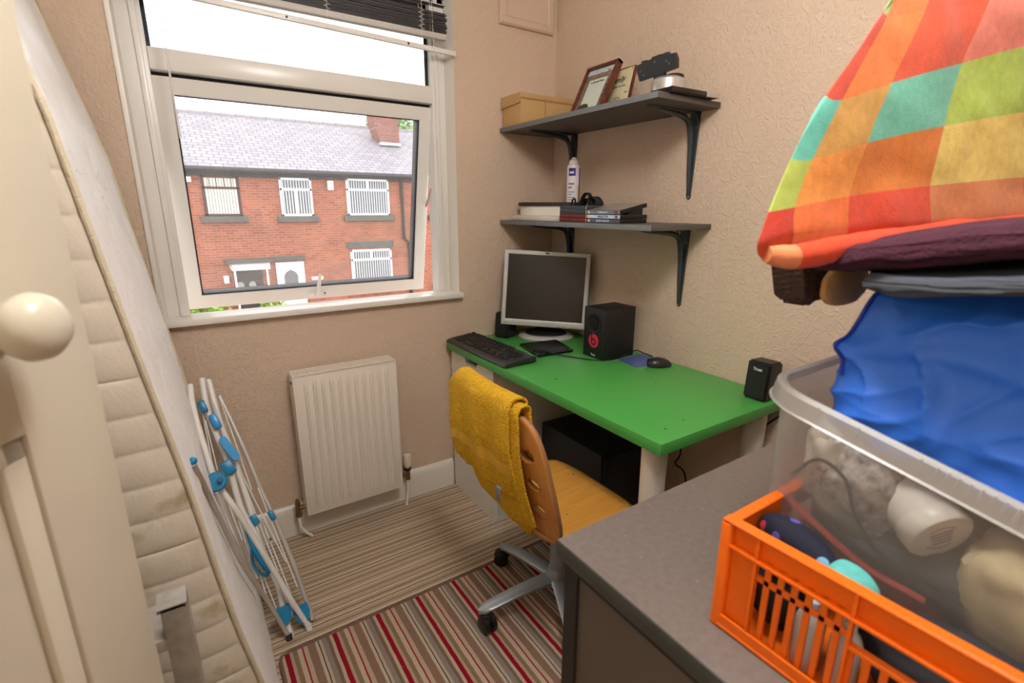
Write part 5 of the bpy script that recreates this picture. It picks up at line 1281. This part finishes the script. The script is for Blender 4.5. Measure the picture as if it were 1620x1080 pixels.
    mb = MB(); mb.tube(smooth([(-.995, -1.735, .925), (-1.005, -1.765, .932), (-1.015, -1.80, .930), (-1.022, -1.826, .926)], 6), [.006 + .016 * math.sin(PI * min(1, .25 + i / 26)) for i in range(19)], 18); mb.build('mitt_body', MITT, mt)
    mb = MB(); mb.tube(smooth([(-1.021, -1.822, .927), (-1.026, -1.843, .923), (-1.030, -1.862, .915)], 6), [.0195, .021, .022, .023, .024, .0245, .0245, .024, .023, .022, .020, .016, .010], 18); mb.build('cuff', mat('turquoise_cuff', (96, 190, 186), .8, var=(60, .2)), mt)
    DKC = mat('black_cloth', (20, 20, 22), .85, bump=(60, .4))
    lump('black_bag', 'crumpled black fabric packed in the far end of the orange crate', 'bag', (-.985, -1.765, .862), (.05, .030, .058), DKC, .2, 7, 3)
    lump('shoe', 'dark shoe-like bundle lying along the middle of the orange crate', 'bundle', (-1.0, -1.95, .862), (.04, .09, .05), mat('charcoal_cloth', (44, 44, 48), .8), .15, 6, 8)
    GL = mat('milky_bottle_plastic', (206, 208, 206), .3)
    for i, (yy, lab) in enumerate(((-1.815, 'milky white bottle standing in the crate behind the slots, farthest from the camera'), (-1.852, 'milky white bottle standing in the crate behind the slots, nearer than the other'))):
        b = thing('bottle', lab, 'bottle', (-1.033, yy, z0 + .003)); MB().lathe([(.013, 0), (.0155, .003), (.0155, .062), (.012, .072), (.007, .078), (.007, .088), (.001, .089)], Matrix.Translation((-1.036, yy, z0 + .0035)), 22).build('bottle_body', GL, b)
    return lump
lump = crate()

def clearbox():
    th = math.atan(.2); C0 = Vector((-.953, -1.690, .893))
    X = Vector((1, 0, 0)); U = Vector((0, -math.cos(th), -math.sin(th))); N = Vector((0, -math.sin(th), math.cos(th)))
    M = Matrix((X, U, N)).transposed().to_4x4(); M.translation = C0       # left-handed is avoided below
    M = Matrix.Translation(C0) @ Matrix.Rotation(th, 4, 'X')              # local -y runs toward the near end
    bx = thing('storage_box', 'clear plastic storage box tilted in the orange crate, full of clothes', 'storage box', M=M)
    PL = bpy.data.materials.new('milky_clear_plastic'); PL.use_nodes = True; t = PL.node_tree; t.nodes.clear(); MATS['pl'] = PL
    o = t.nodes.new('ShaderNodeOutputMaterial'); tr = t.nodes.new('ShaderNodeBsdfTransparent'); pb = t.nodes.new('ShaderNodeBsdfPrincipled'); mx = t.nodes.new('ShaderNodeMixShader'); lw = t.nodes.new('ShaderNodeLayerWeight'); mr = t.nodes.new('ShaderNodeMapRange')
    pb.inputs['Base Color'].default_value = lin((200, 200, 199)); pb.inputs['Roughness'].default_value = .28; tr.inputs['Color'].default_value = (.95, .95, .95, 1); lw.inputs['Blend'].default_value = .35
    mr.inputs['To Min'].default_value = .27; mr.inputs['To Max'].default_value = .72
    t.links.new(lw.outputs['Facing'], mr.inputs['Value']); t.links.new(mr.outputs[0], mx.inputs[0]); t.links.new(tr.outputs[0], mx.inputs[1]); t.links.new(pb.outputs[0], mx.inputs[2]); t.links.new(mx.outputs[0], o.inputs[0])
    W, L, H = .292, .352, .208
    def ring(x0, x1, y0, y1, r, z, n=8):
        out = []
        for (cx, cy, a0) in ((x1 - r, y1 - r, 0), (x0 + r, y1 - r, PI / 2), (x0 + r, y0 + r, PI), (x1 - r, y0 + r, 3 * PI / 2)):
            for k in range(n + 1): a = a0 + PI / 2 * k / n; out.append((cx + r * math.cos(a), cy + r * math.sin(a), z))
        return out
    mb = MB()
    rings = [ring(.015, W - .015, -L + .015, -.015, .03, 0), ring(.002, W - .002, -L + .002, -.002, .038, .006), ring(0, W, -L, 0, .04, .014), ring(-.010, W + .010, -L - .012, .034, .045, H - .026), ring(-.012, W + .012, -L - .012, .036, .047, H)]
    n = len(rings[0]); mb._new([p for r in rings for p in r], [[i * n + j, i * n + (j + 1) % n, (i + 1) * n + (j + 1) % n, (i + 1) * n + j] for i in range(len(rings) - 1) for j in range(n)] + [list(range(n))[::-1]], True)
    mb.build('box_wall', PL, bx, local=True, fix=False)
    RM = bpy.data.materials.new('milky_rim_plastic'); RM.use_nodes = True; b = RM.node_tree.nodes['Principled BSDF']; b.inputs['Base Color'].default_value = lin((206, 206, 204)); b.inputs['Roughness'].default_value = .25; b.inputs['Alpha'].default_value = .62; MATS['rm'] = RM
    rr = [ring(-.014, W + .014, -L - .014, .038, .048, H - .001), ring(-.012, W + .012, -L - .012, .036, .047, H + .001), ring(-.018, W + .018, -L - .018, .042, .052, H + .002), ring(-.022, W + .022, -L - .022, .046, .056, H - .002), ring(-.0225, W + .0225, -L - .0225, .0465, .056, H - .022), ring(-.025, W + .025, -L - .025, .049, .058, H - .024)]
    mb = MB(); mb._new([p for r in rr for p in r], [[i * n + j, i * n + (j + 1) % n, (i + 1) * n + (j + 1) % n, (i + 1) * n + j] for i in range(len(rr) - 1) for j in range(n)], True)
    mb.build('rim', RM, bx, local=True, fix=False)
    for i, y in enumerate([-.03, -.075, -.135] + [-.15 - .009 * k for k in range(12)] + [-.275, -.32]): 
        MB().box(-.0224, -.012, y - .0012, y + .0012, H - .024, H, .0003, seg=1).build('rim_rib', RM, bx, local=True)
    # contents of the box (world coordinates)
    def P(x, y, z): return M @ Vector((x, y, z))
    KN = mat('grey_white_knit', (150, 146, 140), .9, var=(70, .75), bump=(120, .6)); DK = mat('dark_grey_jersey', (58, 58, 60), .9, var=(10, .2)); BE = mat('beige_canvas', (196, 180, 140), .85, var=(8, .08), bump=(40, .3)); PLM = mat('dark_plum_cloth', (52, 40, 44), .9, var=(60, .25)); RD = mat('red_cloth', (186, 70, 60), .8)
    lump('jumper', 'grey and white speckled knit showing through the clear box', 'clothing', P(.072, -.075, .10), (.052, .055, .062), KN, .14, 7, 1)
    lump('shirt', 'off-white cloth in the far corner of the clear box', 'clothing', P(.075, -.035, .13), (.055, .026, .045), mat('off_white_cotton', (206, 198, 184), .85), .16, 7, 12)
    lump('jersey', 'dark grey cloth along the bottom of the clear box', 'clothing', P(.085, -.16, .045), (.066, .12, .030), DK, .12, 6, 4)
    lump('jersey', 'dark grey cloth behind the white tub in the clear box', 'clothing', P(.190, -.14, .09), (.045, .10, .06), DK, .12, 6, 14)
    lump('trousers', 'beige canvas cloth at the near end of the clear box', 'clothing', P(.065, -.245, .080), (.052, .050, .055), BE, .16, 6, 6)
    lump('skirt', 'dark plum cloth under the beige cloth in the clear box', 'clothing', P(.080, -.270, .026), (.065, .065, .020), PLM, .1, 6, 9)
    mb = MB(); mb.tube(smooth([P(.016, -.02, .055), P(.012, -.07, .045), P(.012, -.13, .035), P(.016, -.19, .040)], 5), [.006] * 16, 8, flat=.5); tag(recentre(mb.build('red_strap', RD)), 'red strap running along the inside of the clear box', 'strap')
    mb = MB(); mb.tube(smooth([P(.012, -.02, .09), P(.010, -.04, .13), P(.010, -.075, .125), P(.010, -.10, .09), P(.011, -.13, .065), P(.013, -.15, .06)], 5), .0022, 6); tag(recentre(mb.build('dark_cord', BLACKP)), 'dark cord looping against the wall of the clear box', 'cord')
    tb = thing('white_tub', 'white lidded tub lying on its side in the clear box', 'tub', P(.06, -.17, .105))
    a, b = P(.105, -.048, .126), P(.040, -.172, .106)
    q = Vector((0, 0, 1)).rotation_difference(b - a).to_matrix().to_4x4(); q.translation = a; LL = (b - a).length
    WT = mat('white_tub_plastic', (226, 222, 210), .4)
    MB().lathe([(.028, 0), (.031, .004), (.033, LL - .022)], q, 36).build('tub_body', WT, tb); MB().lathe([(.0345, LL - .022), (.0355, LL - .018), (.0355, LL - .003), (.033, LL), (.001, LL)], q, 36).build('tub_lid', WT, tb)
    qq = q @ Matrix.Translation((0, 0, LL + .0004))
    mb = MB()
    for a0 in (.6, 3.6):
        vs = []; 
        for k in range(13): an = a0 + 1.7 * k / 12; vs += [qq @ Vector((.0175 * math.cos(an), .0175 * math.sin(an), 0)), qq @ Vector((.0195 * math.cos(an), .0195 * math.sin(an), 0))]
        mb._new(vs, [[2 * k, 2 * k + 1, 2 * k + 3, 2 * k + 2] for k in range(12)])
    mb.build('lid_ring_print', mat('faded_red_print', (206, 110, 104), .5), tb, fix=False)
    for k in range(4): MB().box(-.012 + k * .0005, .012 - k * .0005, .008 - k * .006, .010 - k * .006, 0, .0003, M=qq).build('lid_print', mat('faded_grey_print', (120, 124, 134), .5), tb)
clearbox()

def pile():
    # blue cloth bag bulging out of the box
    BLU = mat('bright_blue_nylon', (44, 116, 236), .5, var=(6, .06), bump=(300, .08))
    b = thing('blue_cloth_bag', 'bright blue cloth bag bulging out of the clear storage box', 'bag', (-.78, -1.86, 1.03))
    def sack(u, v):
        a = 2 * PI * u; z = 1.035 + .212 * v
        yf = -1.712; 
        t = v; hx = .150 - .030 * t - .05 * max(0, t - .82) ** 1.2 * 4; hy = .150 - .012 * t - .04 * max(0, t - .82) * 2
        if t < .18: hx -= .012 * (1 - t / .18) ; hy -= .012 * (1 - t / .18)
        cx, cy = -.782 + .030 * t, -1.872 + .000 * t
        e = 9.0 - 4.5 * t; c, s = math.cos(a), math.sin(a); k = (abs(c) ** e + abs(s) ** e) ** (-1 / e)
        x, y = k * c * hx, k * s * hy
        # drop with the tilted rim toward the near end
        z2 = z - .16 * (-(y) ) * (1 - t) * 1.0
        p = Vector((x + cx, y + cy, z2))
        rid = 1 - abs(noise.noise(Vector((p.y * 7 + p.z * 5, p.z * 13 - p.y * 6, 2.1)))) * 2
        rid2 = 1 - abs(noise.noise(Vector((p.y * 16 + 3, p.z * 24 + p.y * 10, 7.7)))) * 2
        d = .010 * rid ** 3 + .005 * rid2 ** 2 + .010 * noise.noise(Vector((p.y * 6, p.z * 6, 9)))
        # a long drooping fold across the side
        zl = 1.155 - .35 * abs(p.y + 1.84) ** 1.3
        g = (p.z - zl) / .010
        sg = 1 / (1 + math.exp(-max(-30, min(30, g * 2.2)))); d += .013 * math.exp(-max(0, g) * .28) * sg * max(0, min(1, (.96 - v) / .12))
        n_ = Vector((c * k * hy, s * k * hx, 0)).normalized()
        return p + n_ * (d - .008)
    mb = MB(); mb.grid(sack, 260, 110); bmesh.ops.remove_doubles(mb.bm, verts=mb.bm.verts, dist=1e-5)
    bmesh.ops.holes_fill(mb.bm, edges=[e for e in mb.bm.edges if e.is_boundary], sides=0)
    o = mb.build('bag_body', BLU, b)
    mb = MB(); pts = []
    for k in range(30): 
        v = .30 + .68 * k / 29; pts.append(Vector(sack(.375 + .006 * math.sin(v * 7), v)) + Vector((-.002, .002, 0)))
    mb.tube(pts, .0022, 6); mb.build('piped_seam', mat('deep_blue_piping', (16, 52, 170), .5), b)
    # towels and garment on top
    def slab(name, label, cat, m, x0, x1, y0, y1, zf, th, seed, rot=0):
        mb = MB()
        def f(u, v):
            a = 2 * PI * v; x = x0 + (x1 - x0) * (.5 + .5 * math.cos(a) * (1 if abs(math.cos(a)) < 1 else 1)); 
            return (0, 0, 0)
        b = bmesh.new(); bmesh.ops.create_cube(b, size=2); bmesh.ops.subdivide_edges(b, edges=list(b.edges), cuts=22, use_grid_fill=True)
        for v in b.verts:
            p = v.co.copy(); 
            l = (abs(p.x) ** 6 + abs(p.y) ** 6) ** (1 / 6); l = max(l, 1e-4)
            sx, sy = p.x, p.y; mz = (1 - min(1, l) ** 8 * (1 - .35)) if l <= 1 else .65
            if l > 1: sx, sy = p.x / l, p.y / l
            x = (x0 + x1) / 2 + sx * (x1 - x0) / 2; y = (y0 + y1) / 2 + sy * (y1 - y0) / 2
            edge = max(0, 1 - (max(abs(sx), abs(sy)) - .85) / .15 * .0)
            side = max(abs(p.x), abs(p.y)) > .999
            bul = math.sqrt(max(0, 1 - p.z * p.z)) * th * .45 if side else 0
            x += bul * (1 if p.x > .999 else -1 if p.x < -.999 else 0); y += bul * (1 if p.y > .999 else -1 if p.y < -.999 else 0)
            n1 = noise.noise(Vector((x * 9 + seed, y * 9, p.z * 2))) + .5 * noise.noise(Vector((x * 26, y * 26 + seed, p.z * 5)))
            v.co = Vector((x + n1 * .006, y + n1 * .004, zf(x, y) + th * .5 * p.z * mz + n1 * .005))
        mb._merge(b, True); o = mb.build(name, m); tag(recentre(o), label, cat); return o
    zs = lambda a: (lambda x, y: a - .10 * (y + 1.70) )
    slab('grey_garment', 'slate grey garment lying over the top of the blue bag', 'clothing', mat('slate_grey_jersey', (66, 72, 82), .85, bump=(120, .2)), -.945, -.60, -2.02, -1.765, lambda x, y: 1.236 - .10 * (y + 1.77), .028, 2.2)
    PU = mat('dark_purple_fleece', (66, 24, 44), .95, bump=(240, 1.0), var=(50, .2))
    slab('purple_blanket', 'dark purple fleecy blanket folded under the checked quilt', 'blanket', PU, -.925, -.50, -2.02, -1.705, lambda x, y: 1.252 - .20 * (y + 1.70), .050, 5.1)
    # brown woven flap
    br = mat('brown_woven_leather', (70, 48, 38), .45); t, bb = nodes_of(br)
    co = t.nodes.new('ShaderNodeTexCoord'); mp = t.nodes.new('ShaderNodeMapping'); mp.inputs['Rotation'].default_value = (.3, .5, .78); vo = t.nodes.new('ShaderNodeTexVoronoi'); vo.inputs['Scale'].default_value = 120; vo.inputs['Randomness'].default_value = .15
    bp = t.nodes.new('ShaderNodeBump'); bp.inputs['Strength'].default_value = 1; bp.inputs['Distance'].default_value = .004; bp.invert = True
    t.links.new(co.outputs['Object'], mp.inputs[0]); t.links.new(mp.outputs[0], vo.inputs['Vector']); t.links.new(vo.outputs['Distance'], bp.inputs['Height']); t.links.new(bp.outputs[0], bb.inputs['Normal'])
    bg_ = thing('woven_bag', 'brown woven bag poking out behind the purple blanket', 'bag', (-.82, -1.66, 1.18))
    mb = MB(); mb.prism([(-.888, 1.262), (-.882, 1.240), (-.872, 1.215), (-.864, 1.196), (-.858, 1.186), (-.842, 1.181), (-.822, 1.184), (-.80, 1.195), (-.76, 1.205), (-.70, 1.21), (-.69, 1.262)], 'y', -1.672, -1.628)
    bmesh.ops.bevel(mb.bm, geom=[e for e in mb.bm.edges], offset=.008, segments=3, affect='EDGES')
    for f in mb.bm.faces: f.smooth = True
    mb.build('bag_body', br, bg_)
    tag(lump('tan_cloth', 'scrap of tan cloth between the brown woven bag and the blue bag', 'cloth', (-.785, -1.686, 1.212), (.062, .010, .030), mat('tan_cloth', (232, 176, 112), .85), .08, 5, 2), 'scrap of tan cloth between the brown woven bag and the blue bag', 'cloth')
    # checked quilt folded on top
    NET = [[(-1.042, -1.700, 1.259), (-1.056, -1.705, 1.279), (-1.033, -1.699, 1.305), (-.997, -1.697, 1.371), (-.96, -1.698, 1.425), (-.834, -1.706, 1.552)],
           [(-.999, -1.708, 1.261), (-1.011, -1.713, 1.288), (-1.015, -1.706, 1.309), (-.979, -1.706, 1.365), (-.946, -1.705, 1.417), (-.85, -1.706, 1.538)],
           [(-.921, -1.720, 1.269), (-.923, -1.729, 1.291), (-.922, -1.723, 1.325), (-.889, -1.721, 1.391), (-.856, -1.718, 1.452), (-.776, -1.718, 1.557)],
           [(-.767, -1.748, 1.283), (-.768, -1.758, 1.299), (-.776, -1.749, 1.337), (-.752, -1.744, 1.417), (-.708, -1.741, 1.494), (-.647, -1.740, 1.58)],
           [(-.512, -1.795, 1.293), (-.517, -1.803, 1.303), (-.532, -1.792, 1.352), (-.523, -1.781, 1.457), (-.514, -1.771, 1.546), (-.476, -1.763, 1.653)],
           [(-.30, -1.83, 1.30), (-.30, -1.84, 1.315), (-.31, -1.83, 1.37), (-.31, -1.82, 1.48), (-.31, -1.81, 1.58), (-.29, -1.80, 1.69)]]
    for c in NET: a, b2 = Vector(c[-2]), Vector(c[-1]); c.append(tuple(b2 + (b2 - a) * .6 + Vector((0, .02, 0))))
    rows = 7
    cols = [[(206, 72, 30), (196, 56, 34), (172, 188, 84), (96, 188, 170), (200, 68, 40), (150, 186, 104)],
            [(228, 140, 92), (232, 112, 44), (236, 150, 62), (206, 156, 74), (228, 122, 46), (226, 112, 44)],
            [(222, 66, 18), (222, 66, 20), (222, 124, 30), (108, 194, 170), (218, 78, 34), (214, 70, 34)],
            [(218, 70, 22), (222, 132, 74), (232, 206, 104), (170, 196, 70), (226, 122, 102), (214, 88, 50)],
            [(200, 56, 24), (206, 66, 30), (150, 190, 90), (230, 206, 104), (220, 120, 40), (214, 88, 50)]]
    mats = []; idx = {}
    for ci in cols:
        for cc in ci:
            if cc not in idx: idx[cc] = len(mats); mats.append(mat('quilt_check_%d' % len(mats), cc, .85, var=(90, .10), bump=(420, .25), sheen=.15))
    mb = MB(); q = thing('checked_quilt', 'padded quilt in orange, red, yellow, lime and turquoise checks topping the pile', 'quilt', (-.72, -1.66, 1.28))
    SUB = 2
    F = [[mb.bm.verts.new(p) for p in c] for c in NET]
    Bk = []
    for i, c in enumerate(NET):
        r_ = []
        for j, p in enumerate(c):
            if i == 0: r_.append(F[i][j]); continue
            t = min(1, i / 1.6); s = [.25, .5, .8, 1, 1, 1, 1][j]
            if j == 0: r_.append(mb.bm.verts.new((p[0] + .10 * t, p[1] + .04 * t, p[2] + .004)))
            else: r_.append(mb.bm.verts.new((p[0] + .16 * t * s + .01, p[1] + .065 * t * s + .008, p[2] - .01 * s)))
        Bk.append(r_)
    for i in range(len(NET) - 1):
        for j in range(rows - 1):
            f = mb.bm.faces.new([F[i][j], F[i + 1][j], F[i + 1][j + 1], F[i][j + 1]]); f.material_index = idx[cols[i][j]]; f.smooth = True
            vs = [Bk[i][j], Bk[i][j + 1], Bk[i + 1][j + 1], Bk[i + 1][j]]
            f = mb.bm.faces.new(vs); f.material_index = idx[cols[i][(j + 1) % 6]]; f.smooth = True
    for i in range(len(NET) - 1):
        for (j) in (0, rows - 1):
            vs = []
            for v in (F[i][j], F[i + 1][j], Bk[i + 1][j], Bk[i][j]):
                if v not in vs: vs.append(v)
            f = mb.bm.faces.new(vs); f.material_index = idx[cols[i][0]]; f.smooth = True
    f = mb.bm.faces.new([F[-1][j] for j in range(rows)] + [Bk[-1][j] for j in range(rows - 1, -1, -1)]); f.material_index = 0
    cl = mb.bm.edges.layers.float.new('crease_edge')
    for i in range(len(NET)):
        for j in range(rows - 1):
            e_ = mb.bm.edges.get((F[i][j], F[i][j + 1]))
            if e_ and i == 0: e_[cl] = .55
    for i in range(len(NET) - 1):
        for j, cv in ((0, .5), (1, .35)):
            e_ = mb.bm.edges.get((F[i][j], F[i + 1][j]))
            if e_: e_[cl] = cv
    o = mb.build('quilt_cover', mats, q); subsurf(o, 5)
    tx = bpy.data.textures.new('quilt_puff', 'CLOUDS'); tx.noise_scale = .09; tx.noise_depth = 1
    dm = o.modifiers.new('puff', 'DISPLACE'); dm.texture = tx; dm.strength = .009; dm.mid_level = .5; dm.texture_coords = 'LOCAL'
    # rolled-under lower edge of the quilt
    ea = [(-1.046, -1.700, 1.262), (-1.00, -1.716, 1.264), (-.92, -1.730, 1.271), (-.84, -1.742, 1.277), (-.76, -1.752, 1.283), (-.64, -1.775, 1.289), (-.51, -1.797, 1.294), (-.32, -1.828, 1.30)]
    mb = MB(); P2 = smooth([(-1.034, -1.706, 1.2665)] + ea[1:], 8); n_ = len(P2)
    mb.tube(P2, [.0085 + .007 * min(1, i / 9) for i in range(n_)], 14)
    for i, v in enumerate(mb.bm.verts): v.co += Vector((0, 0, .0022 * noise.noise(v.co * 38)))
    for f in mb.bm.faces:
        cx_ = sum(v.co.x for v in f.verts) / len(f.verts); f.material_index = 0 if cx_ < -1.0 else 1 if cx_ < -.93 else 2 if cx_ < -.78 else 1
    mb.build('rolled_edge', [MATS[mats[idx[(228, 140, 92)]].name], mats[idx[(222, 66, 18)]], mats[idx[(222, 66, 20)]]], q)
    # crease between the folded-under edge and the face
    es = {}
    # quilting stitch lines
    import itertools
    def on(i, j):   # bilinear on the net
        a = int(min(i, len(NET) - 1.001)); b3 = int(min(j, rows - 1.001)); u, v = i - a, j - b3
        return Vector(NET[a][b3]) * (1 - u) * (1 - v) + Vector(NET[a + 1][b3]) * u * (1 - v) + Vector(NET[a][b3 + 1]) * (1 - u) * v + Vector(NET[a + 1][b3 + 1]) * u * v
pile()
